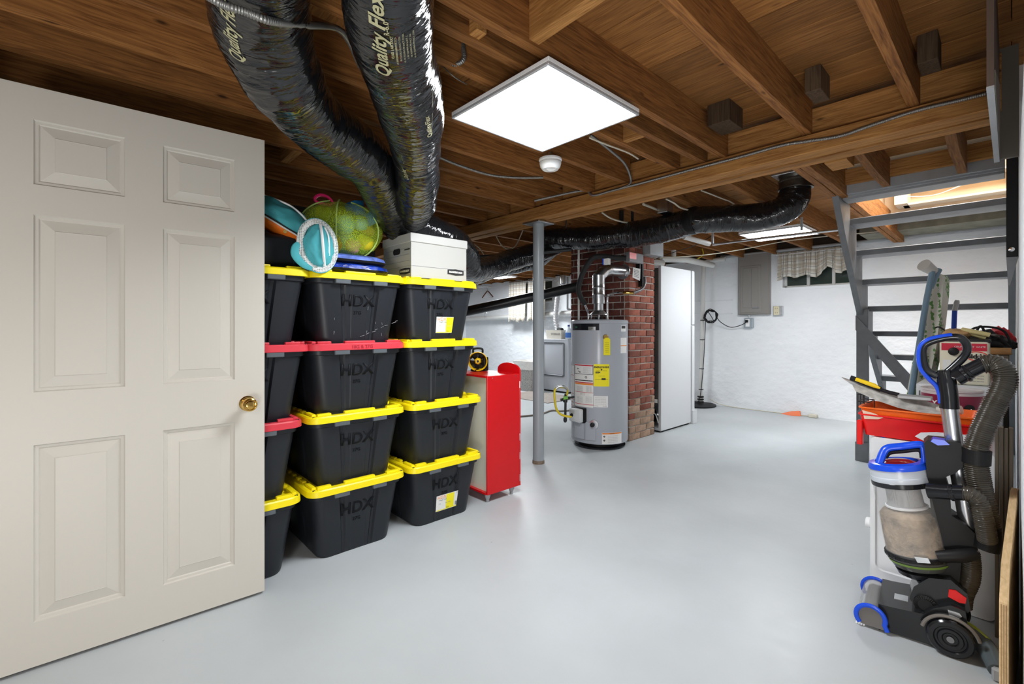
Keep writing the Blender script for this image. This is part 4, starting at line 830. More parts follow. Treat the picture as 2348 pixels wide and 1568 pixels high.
MB().box((3.2, -.021, 1.53), (3.27, .018, 2.42), .003).build('dark_upright', M_black, None); o = bpy.data.objects['dark_upright']; tagp(o, 'black upright board on the white right wall above the vacuum handle', 'board')
MB().lathe([(.012, 0), (.010, .004), (.002, .005)], (3.198, .0, 1.565), (-1, 0, 0), 12).build('bolt', M_chrome, o)
b = MB(); b.prism([(3.2, -.021, 1.53), (3.2, .006, 1.40), (3.2, .012, 1.40), (3.2, .018, 1.53)], (.05, 0, 0)); b.build('tapered_end', M_grey, o)
# hanging casing panel at the right edge
t = empty('stair_casing', (2.45, .045, 1.93), 'brown and grey painted boxed panel hanging from the joists at the right edge', 'panel')
MB().box((2.0, .036, 1.925), (2.92, .052, 2.40)).build('brown_board', mat('brown board', (.10, .07, .055), .6), t)
MB().box((2.0, .0355, 1.918), (2.92, .0525, 1.925)).build('grey_edge', M_greyl, t)
b = MB(); b.prism([(2.0, .035, 1.925), (2.92, .035, 1.925), (2.92, .035, 2.25), (2.0, .035, 1.97)], (0, -.0015, 0)); b.build('grey_face', mat('dull grey board', (.19, .175, .15), .7), t)
MB().box((2.9, -.021, 1.925), (2.92, .036, 2.40)).build('end_board', mat('dull grey board', (.19, .175, .15), .7), t)
# ================================================================ STORAGE TOTES
def tote(name, loc, lidm, label):
    t = empty(name, loc, label, 'storage tote', 'stacked black storage totes'); cx, cy, z0 = loc
    def sec(hx, hy, r, inset):
        out = []; n = 5
        def side(p, q, nx, ny, L):   # points along a side with recessed centre and grooves
            o_ = []
            for f, d_ in ((.12, 0), (.20, 0), (.225, 1.25), (.265, 1.25), (.29, .55), (.36, .55), (.37, .35), (.63, .35), (.64, .55), (.71, .55), (.735, 1.25), (.775, 1.25), (.80, 0), (.88, 0)):
                o_.append((p[0]+(q[0]-p[0])*f-nx*d_*inset, p[1]+(q[1]-p[1])*f-ny*d_*inset))
            return o_
        for (sx, sy, a0) in ((1, 1, 0), (-1, 1, pi/2), (-1, -1, pi), (1, -1, 1.5*pi)):
            for k in range(n+1): a_ = a0+pi/2*k/n; out.append((cx+sx*(hx-r)+r*cos(a_), cy+sy*(hy-r)+r*sin(a_)))
            e = out[-1]
            if a0 == 0: out += side(e, (cx-(hx-r), cy+hy), 0, 1, hx)
            elif a0 == pi/2: out += side(e, (cx-hx, cy-(hy-r)), -1, 0, hy)
            elif a0 == pi: out += side(e, (cx+(hx-r), cy-hy), 0, -1, hx)
            else: out += side(e, (cx+hx, cy+(hy-r)), 1, 0, hy)
        return out
    S_ = [(.195, .315, .055, .000, .0), (.200, .320, .06, .004, .006), (.203, .323, .06, .009, .02), (.222, .340, .058, .010, .17), (.240, .356, .055, .010, .30), (.242, .358, .055, .006, .318), (.252, .368, .055, 0, .322), (.254, .370, .055, 0, .350)]
    loft([(sec(a, b_, r, i), z0+z) for a, b_, r, i, z in S_]).build('tub', M_blk, t, ang=24)
    for sx in (-1, 1):
        MB().box((cx+sx*.105-.04, cy-.386, z0+.322), (cx+sx*.105+.04, cy-.36, z0+.347), .003).build('latch_tab', mat('slate grey tab', (.10, .115, .13), .4), t)
        MB().box((cx+sx*.25-.006, cy-.06, z0+.322), (cx+sx*.262+.006, cy+.06, z0+.345), .003).build('handle', M_blk, t)
    R = lambda hx, hy, r: rrect(cx, cy, hx, hy, r, 6)
    lb = loft([(R(.268, .384, .06), z0+.344), (R(.272, .388, .062), z0+.346), (R(.270, .386, .062), z0+.374), (R(.265, .381, .06), z0+.380), (R(.232, .348, .05), z0+.380), (R(.228, .344, .05), z0+.369)], cap0=False)
    def blk(x0, y0, x1, y1, h=.012): lb.box((cx+x0, cy+y0, z0+.376), (cx+x1, cy+y1, z0+.380+h), .004, seg=2)
    for sy in (-1, 1):
        blk(-.085, sy*.352-.013, .085, sy*.352+.013)
        for sx in (-1, 1): blk(sx*.19-.035, sy*.352-.013, sx*.19+.035, sy*.352+.013); blk(sx*.238-.011, sy*.30-.05, sx*.238+.011, sy*.30+.05)
    for sx in (-1, 1):
        for yy in (-.19, -.12, -.04, .04, .12, .19): blk(sx*.238-.011, yy-.024, sx*.238+.011, yy+.024)
    lid_ = lb.build('lid', lidm, t, ang=28)
    for sx in (-1, 1):
        for sy in (-1, 1): MB().box((cx+sx*.243-.007, cy+sy*.362-.005, z0+.378), (cx+sx*.243+.007, cy+sy*.362+.005, z0+.3808)).build('lid_hole', M_ink, lid_)
    yf = cy-.3475+.0035; zz = z0+.235
    text('HDX', .085, (cx-.01, yf-.0012, zz), (1, 0, 0), (0, -.118, 1), M_blk2, t, depth=.0012, bold=.002); text('27G', .026, (cx-.01, yf+.0062, zz-.062), (1, 0, 0), (0, -.118, 1), M_blk2, t, depth=.0015)
    if lidm is M_redlid: text('10G & 27G', .026, (cx, cy-.3878, z0+.36), (1, 0, 0), (0, 0, 1), mat('dark red lettering', (.38, .02, .035), .4), t, depth=.0008)
    return t
def sticker(t, z, dx=.06):
    K = 1.33
    x0, y0 = t.location.x, t.location.y; yy = lambda zz: y0-(.320+.118*(zz-t.location.z))-.0015+.0035
    def q(xa, xb, za, zb, m, off=0, name='sticker'):
        b = MB(); za += t.location.z; zb += t.location.z; b.face([(x0+xa, yy(za)-off, za), (x0+xb, yy(za)-off, za), (x0+xb, yy(zb)-off, zb), (x0+xa, yy(zb)-off, zb)]); return b.build(name, m, t)
    q(dx-.065*K, dx+.065*K, z-.055, z+.045, M_paper, name='sticker'); q(dx-.01*K, dx+.035*K, z-.05, z+.042, M_ylab, .0004, 'yellow_panel'); q(dx-.062*K, dx+.062*K, z-.053, z-.048, M_ylab, .0004, 'yellow_panel')
    q(dx+.042*K, dx+.06*K, z-.045, z-.02, M_inkg, .0004, 'barcode')
    Z = t.location.z
    for s_, ss, ddx, dz, m in (('HDX', .03, -.035, .03, M_inko), ('Tough Tote', .012, -.03, .013, M_ink), ('102L', .011, .0, -.043, M_ink), ('oo oo', .016, .0, -.01, M_inkg), ('27G', .010, -.045, -.01, M_inkg), ('27', .014, .052, .034, M_ink)):
        text(s_, ss, (x0+dx+ddx*K, yy(Z+z+dz)-.0006, Z+z+dz), (1, 0, 0), (0, -.118, 1), m, t, depth=0)
PH = .368; BX, CXX, CYt = 1.087, 1.655, 2.735
ty = tote('storage_tote', (BX, CYt, 0), M_yel, 'yellow-lidded black tote on the floor, bottom of the middle stack')
tr = tote('storage_tote', (BX, CYt, 2*PH), M_redlid, 'red-lidded black tote, third up in the middle stack')
def cp(src, x, y, z, label): return copy_tree(src, Vector((x, y, z))-src.location, label=label)
cp(ty, BX, CYt, PH, 'yellow-lidded black tote, second up in the middle stack')
sc_ = cp(ty, BX+.004, CYt, 3*PH, 'scuffed yellow-lidded black tote topping the middle stack, under the blue kneeboards')
c1 = cp(ty, CXX, CYt, 0, 'yellow-lidded black tote with a sticker, on the floor beside the red cabinet')
cp(ty, CXX, CYt, PH, 'yellow-lidded black tote, second up in the right stack'); cp(ty, CXX-.03, CYt, 2*PH, 'yellow-lidded black tote without sticker, third up in the right stack')
c4_ = cp(ty, CXX-.035, CYt, 3*PH, 'stickered yellow-lidded black tote topping the right stack, under the white storage box')
cp(ty, .517, CYt, 0, 'yellow-lidded black tote on the floor, bottom of the stack half behind the door')
cp(tr, .522, CYt, PH, 'red-lidded black tote, second up half behind the door'); cp(tr, .555, CYt, 2*PH, 'red-lidded black tote, third up half behind the door')
cp(ty, .56, CYt, 3*PH, 'yellow-lidded black tote topping the stack half behind the door')
sticker(c1, .115, .02); sticker(c4_, .115, .055)
random.seed(21)
sb_ = MB()
for k in range(16):
    if k < 8: xa, za = .02+.028*k+random.uniform(-.01, .01), .045+.012*k; dx_, dz_ = random.uniform(.015, .03), random.uniform(.002, .01)
    else: xa, za = random.choice((-.13, .14, .1, .05)), random.uniform(.03, .26); dx_, dz_ = random.uniform(-.004, .004), random.uniform(.006, .02)
    fy = lambda z: CYt-(.3235+.118*(z))-.0002
    sb_.tube([(BX+xa, fy(za), 3*PH+za), (BX+xa+dx_, fy(za+dz_), 3*PH+za+dz_)], .0009, 4)
sb_.build('scuff_marks', mat('pale scuff', (.38, .39, .41), .7), sc_, label='pale scratches across the front', kind='stuff')
MB().tube(spline([at(500, -5, D=1.24), at(504, 25, D=1.25), at(512, 55, D=1.27)]), .02, 12).build('insulation_edge', M_beige, d2, label='pale insulation showing at the torn edge')
# white scratches on the scuffed tote
TOPZ = 4*PH+.002
# ---------------------------------------------------------------- on top of the totes
b0 = Vector((1.412, 2.40, TOPZ+.021)); t = empty('storage_box', b0, 'white cardboard file storage box on the right stack of totes', 'box')
W_, D_, Hh = .405, .34, .262; bw = mat('white box board', (.43, .425, .405), .75)
MB().box(b0, b0+Vector((W_, D_, Hh-.03))).build('box_body', bw, t)
MB().box(b0+Vector((-.006, -.006, Hh-.052)), b0+Vector((W_+.006, D_+.006, Hh)), .003).build('lid', mat('white box lid', (.47, .465, .45), .7), t)
MB().box(b0+Vector((-.0012, -.0012, .068)), b0+Vector((W_, D_, .070))).build('printed_line', M_inkg, t)
def badge(o, x, y):
    b = MB(); c = Vector(o); X = Vector(x); n = X.cross(Vector((0, 0, 1)))
    b.prism([c+X*dx+Vector((0, 0, dz)) for dx, dz in ((-.062, -.014), (0, -.020), (.062, -.014), (.062, .014), (0, .020), (-.062, .014))], n*.001); b.build('logo_badge', M_ink, t)
    text('BANKERS BOX', .0155, c+n*.0016, X, (0, 0, 1), M_paper, t, bold=.0007, depth=0)
badge(b0+Vector((W_-.085, -.0012, .052)), (1, 0, 0), 0); badge(b0+Vector((-.0012, .07, .040)), (0, -1, 0), 0)
b = MB(); b.prism([b0+Vector((-.0015, .17+.045*cos(a_)*(1.0), Hh-.095+.018*max(-1, min(1, 1.6*sin(a_))))) for a_ in [i*pi/8 for i in range(16)]], (.001, 0, 0)); b.build('hand_hole', M_dark, t)
for k in range(3): MB().box(b0+Vector((-.0013, .02, .10+k*.038)), b0+Vector((0, .30, .102+k*.038))).build('printed_line', M_inkg, t)
MB().box(b0+Vector((-.0016, .015, .165)), b0+Vector((0, .075, .172))).build('printed_line', M_ink, t)
# kneeboards
def board(name, cx, cy, z, hx, hy, h, m1, m2, label, ex):
    t = empty(name, (cx, cy, z), label, 'kneeboard', 'foam kneeboards on the middle stack')
    loft([(rrect(cx, cy, hx-.03, hy-.03, .09, 7), z), (rrect(cx, cy, hx-.006, hy-.006, .11, 7), z+h*.2), (rrect(cx, cy, hx, hy, .11, 7), z+h*.42)]).build('underside', m2, t)
    loft([(rrect(cx, cy, hx, hy, .11, 7), z+h*.42), (rrect(cx, cy, hx-.006, hy-.006, .11, 7), z+h*.78), (rrect(cx, cy, hx-.03, hy-.03, .09, 7), z+h)]).build('top_skin', m1, t); return t
M_kb1 = mat('glossy blue film', (.01, .05, .42), .15, var=.7, vscale=14, bump=.6, bscale=18, dist=.01)
M_kb2 = plaid_mat('blue patterned cover', (.12, .22, .62), (.02, .08, .35), (.70, .70, .10), 6, 4)
board('kneeboard', 1.075, 2.66, TOPZ+.021, .235, .26, .05, M_kb1, M_gloss, 'glossy blue and black kneeboard, lower of the two', 0)
board('kneeboard', 1.075, 2.665, TOPZ+.072, .225, .25, .05, mat('blue and white patterned cover', (.10, .18, .62), .6, var=.9, vscale=9), M_black, 'blue patterned kneeboard lying on top, under the mesh bag', 0)
# mesh toy bag
bc = Vector((1.10, 2.66, 1.755)); t = empty('mesh_toy_bag', (bc.x, bc.y, 1.60), 'lime green mesh bag stuffed with bath toys on the kneeboards', 'mesh bag')
def mesh_mat(name, col, dens, open_):
    m = mat(name, col, .6); n = m.node_tree.nodes; L = m.node_tree.links; b = n['Principled BSDF']; tc = n.new('ShaderNodeTexCoord')
    v = n.new('ShaderNodeTexVoronoi'); v.inputs['Scale'].default_value = dens; v.inputs['Randomness'].default_value = .85 if name == 'lime mesh' else .15; L.new(tc.outputs['Object'], v.inputs['Vector'])
    g = n.new('ShaderNodeMath'); g.operation = 'GREATER_THAN'; g.inputs[1].default_value = open_; L.new(v.outputs['Distance'], g.inputs[0])
    r = n.new('ShaderNodeMapRange'); r.inputs[3].default_value = .26; L.new(g.outputs[0], r.inputs[0]); L.new(r.outputs[0], b.inputs['Alpha']); return m
M_lime = mesh_mat('lime mesh', (.70, .95, .06), 300, .62)
rows = []
for i in range(25):
    ph = -pi/2+pi*i/24; row = []
    for j in range(40):
        a_ = 2*pi*j/40; d_ = Vector((cos(ph)*cos(a_), cos(ph)*sin(a_), sin(ph))); f = 1+.12*noise.noise(d_*1.7+Vector((3, 1, 2)))+.05*noise.noise(d_*4)+.05*abs(sin(a_*2.5))*cos(ph)
        p = Vector((d_.x*.225*f, d_.y*.19*f, d_.z*.175*f+.02*d_.x))
        if p.z < -.135: p.z = -.135-(p.z+.135)*-.05
        row.append(bc+p)
    rows.append(row)
b = MB(); b.grid(rows, cu=True); b.build('mesh_shell', M_lime, t, ang=180)
for k in range(5):
    a_ = k*2*pi/5+.5; P_ = [bc+Vector((cos(a_)*.232*cos(ph), sin(a_)*.196*cos(ph), .18*sin(ph))) for ph in [(-1.0+2.3*i/10) for i in range(11)]]
    MB().tube(spline(P_, 3), .0045, 6).build('seam_binding', mat('pale lime binding', (.62, .85, .25), .6), t)
toys = [((-.08, -.09, -.09), .05, (.85, .28, .02), 'orange toy'), ((.03, -.10, -.09), .045, (.85, .42, .30), 'salmon toy'), ((.10, -.10, -.06), .05, (.90, .75, .02), 'yellow toy'), ((-.02, -.10, .03), .06, (.25, .75, .65), 'aqua toy'), ((.08, -.09, .05), .045, (.35, .8, .75), 'mint toy'), ((-.13, -.04, .0), .05, (.45, .65, .05), 'green toy'), ((.14, -.04, .02), .045, (.9, .6, .1), 'amber toy'), ((0, .0, -.05), .09, (.3, .6, .6), 'teal toy'), ((-.12, -.05, .08), .045, (.6, .65, .05), 'olive toy')]
for (p, r, c, nm) in toys:
    b = MB(); b.lathe([(.001, -r), (r*.6, -r*.85), (r, -r*.3), (r*.9, r*.3), (r*.6, r*.5), (r*.45, r*.9), (.001, r)], bc+Vector(p), (sin(p[0]*40), cos(p[2]*30), .6), 16); b.build('toy', mat(nm, c, .4), t, ang=180, label=nm+' seen through the mesh')
for (pa, pb, pc_) in (((.02, .0, .165), (.11, -.06, .19), (.13, -.08, .10)), ((.10, -.10, .10), (.20, -.09, .15), (.21, -.10, .08))):
    q = [bc+Vector(v) for v in (pa, pb, pc_)]; b = MB(); b.grid([[q[0], (q[0]+q[1])/2+Vector((0, -.01, .01)), q[1]], [q[0]-Vector((-.01, .01, .035)), (q[0]+q[1])/2-Vector((0, .02, .03)), q[1]-Vector((.0, .005, .035))], [q[0]-Vector((-.02, .01, .07)), q[2]+Vector((-.03, -.01, -.01)), q[2]-Vector((.0, .0, .01))]])
    o = b.build('blue_rim_cloth', mat('sky blue binding', (.02, .25, .62), .6), t, ang=180); so = o.modifiers.new('thickness', 'SOLIDIFY'); so.thickness = .006
h0 = at(742, 455, D=2.95); t2 = MB().tube(spline([h0+Vector((.06, 0, -.03)), h0+Vector((.03, 0, .012)), h0+Vector((-.02, .0, .018)), h0+Vector((-.055, 0, -.008)), h0+Vector((-.045, 0, -.03)), h0+Vector((.0, 0, -.035))], 6, True), .010, 8, closed=True).build('pink_handle', mat('hot pink plastic', (.85, .02, .16), .35), t, label='hot pink loop handle')
# dark box, swim pack and pouch on the stack half behind the door
t = tagp(MB().box((.34, 2.46, TOPZ+.021), (.80, 2.95, TOPZ+.19), .03, seg=3).build('black_case', M_blk), 'plain black case under the teal and orange swim bag, beside the door edge', 'case')
# teal/orange bag
pb = at(643, 512, Y=2.56); t = empty('swim_bag', pb-Vector((0, 0, .07)), 'teal and orange padded swim bag with white piping behind the door edge', 'bag')
ax = Vector((1, -.15, -.55)).normalized(); ay = Vector((.25, 1, .25)).normalized(); az = ax.cross(ay).normalized()
def blob(name, m, lo, hi, par, c, sx, sy, sz, wr=.05, seed=0, label=None):
    rows = []
    for i in range(15):
        ph = lo+(hi-lo)*i/14
        row = []
        for j in range(36):
            a_ = 2*pi*j/36; d_ = Vector((cos(ph)*cos(a_), cos(ph)*sin(a_), sin(ph))); f = 1+wr*noise.noise(d_*2.2+Vector((seed, 0, 0)))+wr*.6*noise.noise(d_*6+Vector((seed, 3, 0)))
            row.append(c+ax*d_.x*sx*f+ay*d_.y*sy*f+az*d_.z*sz*f)
        rows.append(row)
    b = MB(); b.grid(rows, cu=True); b.build(name, m, par, ang=180, label=label)
zmul = -1 if az.z < 0 else 1; az = az*zmul
blob('teal_shell', M_teal, 0, pi/2-.02, t, pb, .175, .13, .10, .16, 1); blob('orange_base', mat('orange fabric', (.80, .17, .01), .6), -pi/2+.02, -.12, t, pb, .17, .128, .07, .06, 1, 'orange underside')
blob('white_band', mat('white webbing', (.70, .72, .70), .7), -.14, .01, t, pb, .178, .132, .08, .05, 1)
MB().tube([pb+ax*.179*cos(a_)+ay*.133*sin(a_) for a_ in [i*pi/16 for i in range(32)]], .004, 6, closed=True).build('piping', M_ink, t)
MB().tube(spline([pb+ax*(-.14)+az*.075-ay*.01, pb+az*.103-ay*.03, pb+ax*.12+az*.07-ay*.05, pb+ax*.20+az*.0-ay*.05]), .005).build('white_piping', M_whitep, t)
MB().lathe([(.010, 0), (.009, .004), (.004, .004)], pb+ax*.03-ay*.126-az*.02, -ay, 12).build('grommet', M_brass, t)
# pouch with white mesh rim
pp = Vector((.85, 2.335, TOPZ+.135)); t = empty('swim_pouch', pp-Vector((0, 0, .12)), 'teal swim pouch with white net rim hanging over the tote lids', 'bag')
ax = Vector((.97, -.05, .12)).normalized(); ay = Vector((0, 0, 1)); az = Vector((0, -1, 0)); az = (az-ax*az.dot(ax)).normalized(); ay = az.cross(ax)
blob('teal_shell', M_teal, 0, pi/2-.02, t, pp+ay*-.01, .070, .104, .05, .12, 7); blob('back_shell', M_teal, -pi/2+.02, 0, t, pp+ay*-.01, .070, .104, .035, .06, 7)
M_net = mesh_mat('white net', (.78, .80, .78), 130, .45)
ring = [pp+ay*(-.005+.118*sin(a_))+ax*.083*cos(a_) for a_ in [i*pi/20 for i in range(40)]]
MB().tube(ring, .017, 12, closed=True, sq=.6).build('net_rim', M_net, t); MB().tube([pp+(q-pp)*1.13 for q in ring], .004, 6, closed=True).build('rim_piping', M_teal, t)
MB().tube(spline([pp+ay*.095+az*.018+ax*.018, pp+ay*.04+az*.052+ax*.008, pp-ay*.05+az*.052+ax*.005, pp-ay*.105+az*.012+ax*.015]), .007, 6).build('white_strap', M_whitep, t); MB().tube(spline([pp+ay*.08+az*.018+ax*.038, pp+ay*.03+az*.042+ax*.042, pp-ay*.06+az*.036+ax*.036]), .004, 6).build('white_strap', M_whitep, t)
MB().tube(spline([pp-ax*.085-ay*.0, pp-ax*.105-ay*.015, pp-ax*.11-ay*.05, pp-ax*.08-ay*.09, pp-ay*.11-ax*.04]), .02, 12, sq=.5).build('side_fold', M_teal, t)
# ---------------------------------------------------------------- red toy cabinet and yellow blower
KX0, KX1, KY0, KY1 = 2.012, 2.325, 2.42, 2.86
t = empty('play_cabinet', (KX0, KY0, 0), 'bright red painted play cabinet on small grey legs beside the totes', 'cabinet')
MB().box((KX0, KY0, .055), (KX1-.015, KY0+.014, .865), .0015).build('side_panel', M_red, t); MB().box((KX0, KY1-.014, .055), (KX1, KY1, .865), .0015).build('side_panel', M_red, t)
MB().box((KX0-.004, KY0+.014, .853), (KX1-.014, KY1-.014, .866)).build('top_panel', M_red, t); MB().box((KX0-.004, KY0+.014, .055), (KX1-.014, KY1-.014, .068)).build('bottom_panel', M_red, t)
MB().box((KX0+.02, KY0+.014, .068), (KX0+.03, KY1-.014, .853)).build('back_panel', mat('cream board', (.74, .72, .60), .6), t, label='cream back panel')
MB().box((KX1-.013, KY0, .055), (KX1, KY1, .80), .001).build('door', M_red, t)
b = MB(); b.prism([(KX1-.014, KY0, .80), (KX1-.014, KY0, .878)]+[(KX1-.014, (KY0+2.66)/2-cos(a_)*(2.66-KY0)/2, .882+.056*sin(a_)) for a_ in [i*pi/16 for i in range(1, 16)]]+[(KX1-.014, 2.66, .878), (KX1-.014, 2.66, .80)], (.014, 0, 0)); b.build('arched_crest', M_red, t)
for x_ in (KX0+.045, KX1-.05): MB().lathe([(.0045, 0), (.004, .0015), (.001, .002)], (x_, KY0, .850), (0, -1, 0), 10).build('screw', M_chrome, t)
for x_ in (KX0+.045, KX1-.05):
    for z_ in (.34, .60): MB().lathe([(.0045, 0), (.004, .0015), (.001, .002)], (x_, KY0, z_), (0, -1, 0), 10).build('screw', M_red, t)
for z_ in (.76, .38, .245, .085): MB().box((KX1-.012, KY0-.003, z_), (KX1-.006, KY0+.001, z_+.05), .001).build('hinge', M_galv, t)
for x_, y_ in ((KX0+.03, KY0+.035), (KX1-.06, KY0+.035), (KX0+.03, KY1-.035), (KX1-.06, KY1-.035)): MB().lathe([(.011, 0), (.013, .006), (.011, .012), (.02, .035), (.021, .055)], (x_, y_, 0), None, 16).build('leg', M_greyl, t)
yc = Vector((2.20, 2.76, .868+.075)); t = empty('blower_fan', yc-Vector((0, 0, .075)), 'small yellow drum fan with black handle on the red cabinet', 'fan')
fd = Vector((-.75, -.9, 0)).normalized()
MB().lathe([(.066, -.05), (.068, -.045), (.070, .04), (.073, .05), (.068, .052), (.064, .04), (.062, -.045)], yc, fd, 32, caps=False).build('drum', mat('safety yellow', (.88, .60, .01), .35), t)
MB().lathe([(.001, -.04), (.063, -.04), (.063, -.035), (.001, -.03)], yc, fd, 24).build('back_grille', M_ink, t); MB().lathe([(.026, -.03), (.027, .02), (.018, .035), (.001, .036)], yc, fd, 6).build('motor', mat('safety yellow', (.88, .60, .01), .35), t); MB().lathe([(.010, .03), (.009, .040), (.001, .040)], yc, fd, 16).build('hub', M_ink, t)
for k in range(5):
    a_ = k*2*pi/5; sd = Vector((-fd.y, fd.x, 0)); e1 = sd*cos(a_)+Vector((0, 0, sin(a_))); e2 = sd*cos(a_+.5)+Vector((0, 0, sin(a_+.5)))
    MB().prism([yc+e1*.02, yc+e1*.058, yc+e2*.058+fd*.01, yc+e2*.02+fd*.01], fd*.002).build('blade', M_gloss, t)
sd = Vector((-fd.y, fd.x, 0)); MB().tube(spline([yc+sd*.035+Vector((0, 0, .06)), yc+sd*.03+Vector((0, 0, .092)), yc-sd*.03+Vector((0, 0, .092)), yc-sd*.035+Vector((0, 0, .06))], 6), .008).build('handle', M_black, t)
MB().box(yc+Vector((-.05, -.03, -.075)), yc+Vector((.05, .03, -.062)), .003).build('stand', M_black, t); MB().tube(spline([yc-sd*.03+Vector((0, 0, .085)), yc-sd*.06+Vector((0, 0, .05)), yc-sd*.07+fd*.03]), .002).build('cord', M_galv, t)
MB().box(yc-sd*-.055-Vector((.02, .02, .075)), yc-sd*-.055+Vector((.02, .02, .03)), .006).build('side_housing', M_black, t)
# ================================================================ CLUTTER ON THE RIGHT
# white moulded cabinet
wx = 2.70; t = empty('white_cabinet', (wx, .25, 0), 'white moulded plastic cabinet behind the vacuum, carrying the paint trays', 'cabinet')
MB().box((wx+.012, .045, .0), (wx+.34, .452, .683), .014, seg=3).build('body', M_whitep, t)
fp = [(.05, .0), (.45, .0)]
b = MB()
def yz(y0, y1, z0, z1, r, x_): return [(x_, p_[0], p_[1]) for p_ in rrect((y0+y1)/2, (z0+z1)/2, (y1-y0)/2, (z1-z0)/2, r, 6)]
b.grid([yz(.045, .452, .003, .69, .02, wx+.014), yz(.047, .450, .005, .688, .02, wx), yz(.108, .432, .075, .60, .03, wx), yz(.112, .428, .079, .596, .03, wx+.008), yz(.118, .422, .085, .59, .03, wx+.009)], cu=True); V = None
b.b.verts.ensure_lookup_table(); b.cap(b.b.verts[-28:]); b.build('front_panel', M_whitep, t)
MB().lathe([(.02, 0), (.024, .004), (.024, .016), (.02, .02)], (wx+.03, .4515, .275), (0, 1, 0), 16).build('side_knob', M_whitep, t)
MB().tube(spline([(wx+.01, .40, .694), (wx+.06, .445, .694), (wx+.14, .45, .694)]), .006).build('blue_trim', M_blue, t)
def tray(name, label, x0, x1, y0, y1, z, h, m, lip=.012, tilt=.0):
    t = empty(name, ((x0+x1)/2, (y0+y1)/2, z), label, 'paint tray')
    cx, cy, hx, hy = (x0+x1)/2, (y0+y1)/2, (x1-x0)/2, (y1-y0)/2
    secs = [(rrect(cx, cy, hx-.02, hy-.025, .02), z), (rrect(cx, cy, hx-.006, hy-.008, .022), z+h-.01), (rrect(cx, cy, hx, hy, .025), z+h-.006), (rrect(cx, cy, hx, hy, .025), z+h), (rrect(cx, cy, hx-.010, hy-.012, .02), z+h), (rrect(cx, cy, hx-.026, hy-.032, .018), z+.008)]
    b = loft(secs)
    for v in b.b.verts: v.co.z += tilt*(v.co.y-y0)/(y1-y0)
    b.build('tray_body', m, t); return t
zt = .69
tr1 = tray('paint_tray', 'bright red paint tray with dried white paint, under the orange tray', 2.685, 2.96, .075, .498, zt+.004, .10, M_redp)
for y_ in (.49, .10): MB().box((2.69, y_-.012, zt-.045 if y_ > .46 else zt+.001), (2.72, y_+.010, zt+.07), .003).build('tray_foot', M_redp, tr1)
tr2 = tray('paint_tray', 'orange paint tray speckled white, resting in the red tray', 2.69, 2.955, .085, .497, zt+.065, .07, M_orange)
b = MB(); pts = [(.13, .80), (.16, .765), (.2, .78), (.24, .75), (.27, .765), (.262, .785), (.25, .79)]
b.prism([(2.6835, y_, z_-.045) for y_, z_ in ((.10, .80), (.10, .765), (.15, .752), (.2, .758), (.25, .745), (.29, .765), (.27, .785), (.22, .795))], (-.0012, 0, 0)); b.build('dried_paint', M_whitep, tr1, label='dried white paint')
b = MB(); b.prism([(2.6885, y_, z_) for y_, z_ in ((.42, .775), (.47, .77), (.478, .81), (.43, .80), (.40, .785))], (-.001, 0, 0)); b.build('dried_paint', mat('chalky paint', (.75, .55, .42), .8), tr2)
# broad steel finishing blade, knife, hawk
def Q(u, v, X): return at(u, v, X=X)
t = empty('drywall_blade', Q(2070, 920, 2.78), 'paint-crusted broad metal drywall blade lying across the orange tray', 'trowel')
b = MB(); b.prism([Q(1955, 884, 2.80), Q(1962, 897, 2.78), Q(2010, 918, 2.78), Q(2060, 935, 2.78), Q(2120, 948, 2.78), Q(2165, 950, 2.80), Q(2195, 944, 2.85), Q(2140, 925, 2.88), Q(2060, 902, 2.88), Q(2000, 888, 2.86)], (.003, 0, .002)); b.build('blade', mat('crusted steel', (.50, .49, .46), .7, var=.35, vscale=30), t)
MB().box(Q(2070, 912, 2.80)-Vector((0, .10, .005)), Q(2070, 912, 2.80)+Vector((.06, .02, .012)), .003, M=None).build('backing_bar', mat('dull aluminium', (.42, .44, .45), .4, metal=.6), t)
t = empty('utility_knife', Q(1995, 885, 2.82), 'black and yellow utility knife on top of the drywall blade', 'knife')
MB().tube([Q(1950, 866, 2.82), Q(1965, 871, 2.82), Q(2020, 893, 2.82)], .013, 12, sq=.7).build('handle', M_black, t); MB().tube([Q(1962, 869, 2.805), Q(2005, 884, 2.805), Q(2018, 890, 2.805)], [.009, .0105, .004], 10, sq=.7).build('yellow_grip', mat('safety yellow', (.88, .60, .01), .35), t, label='yellow grip')
MB().tube([Q(2010, 890, 2.82), Q(2040, 900, 2.82), Q(2062, 905, 2.82)], .009, 10, sq=.6).build('blade_sleeve', M_gloss, t)
t = empty('paint_scraper', Q(2000, 890, 2.84), 'long thin scraper with a dark handle pointing left off the trays', 'scraper')
b = MB(); b.prism([Q(1930, 866, 2.86), Q(1960, 876, 2.86), Q(1990, 893, 2.86), Q(1985, 896, 2.86), Q(1950, 880, 2.86)], (.002, 0, .004)); b.build('blade', M_galv, t)
MB().tube([Q(1985, 892, 2.86), Q(2020, 905, 2.86), Q(2075, 925, 2.86)], [.010, .014, .012], 10, sq=.7).build('handle', M_black, t)
MB().tube([Q(2062, 917, 2.90), Q(2110, 930, 2.90), Q(2160, 941, 2.92)], [.012, .016, .016], 10, sq=.35).build('metal_tang', mat('dark tape', (.10, .105, .11), .5), t)
t = empty('paint_roller', Q(2130, 935, 2.9), 'fluffy cream paint roller end lying in the orange tray behind the vacuum handle', 'roller')
MB().cyl(Q(2150, 940, 2.84), Q(2205, 940, 2.82), .019, seg=16).build('nap_sleeve', mat('cream nap', (.62, .58, .50), .95, bump=.8, bscale=150, dist=.004), t)
t = empty('wire_basket', Q(1975, 905, 2.90), 'small dark wire basket corner hanging at the left end of the trays', 'basket')
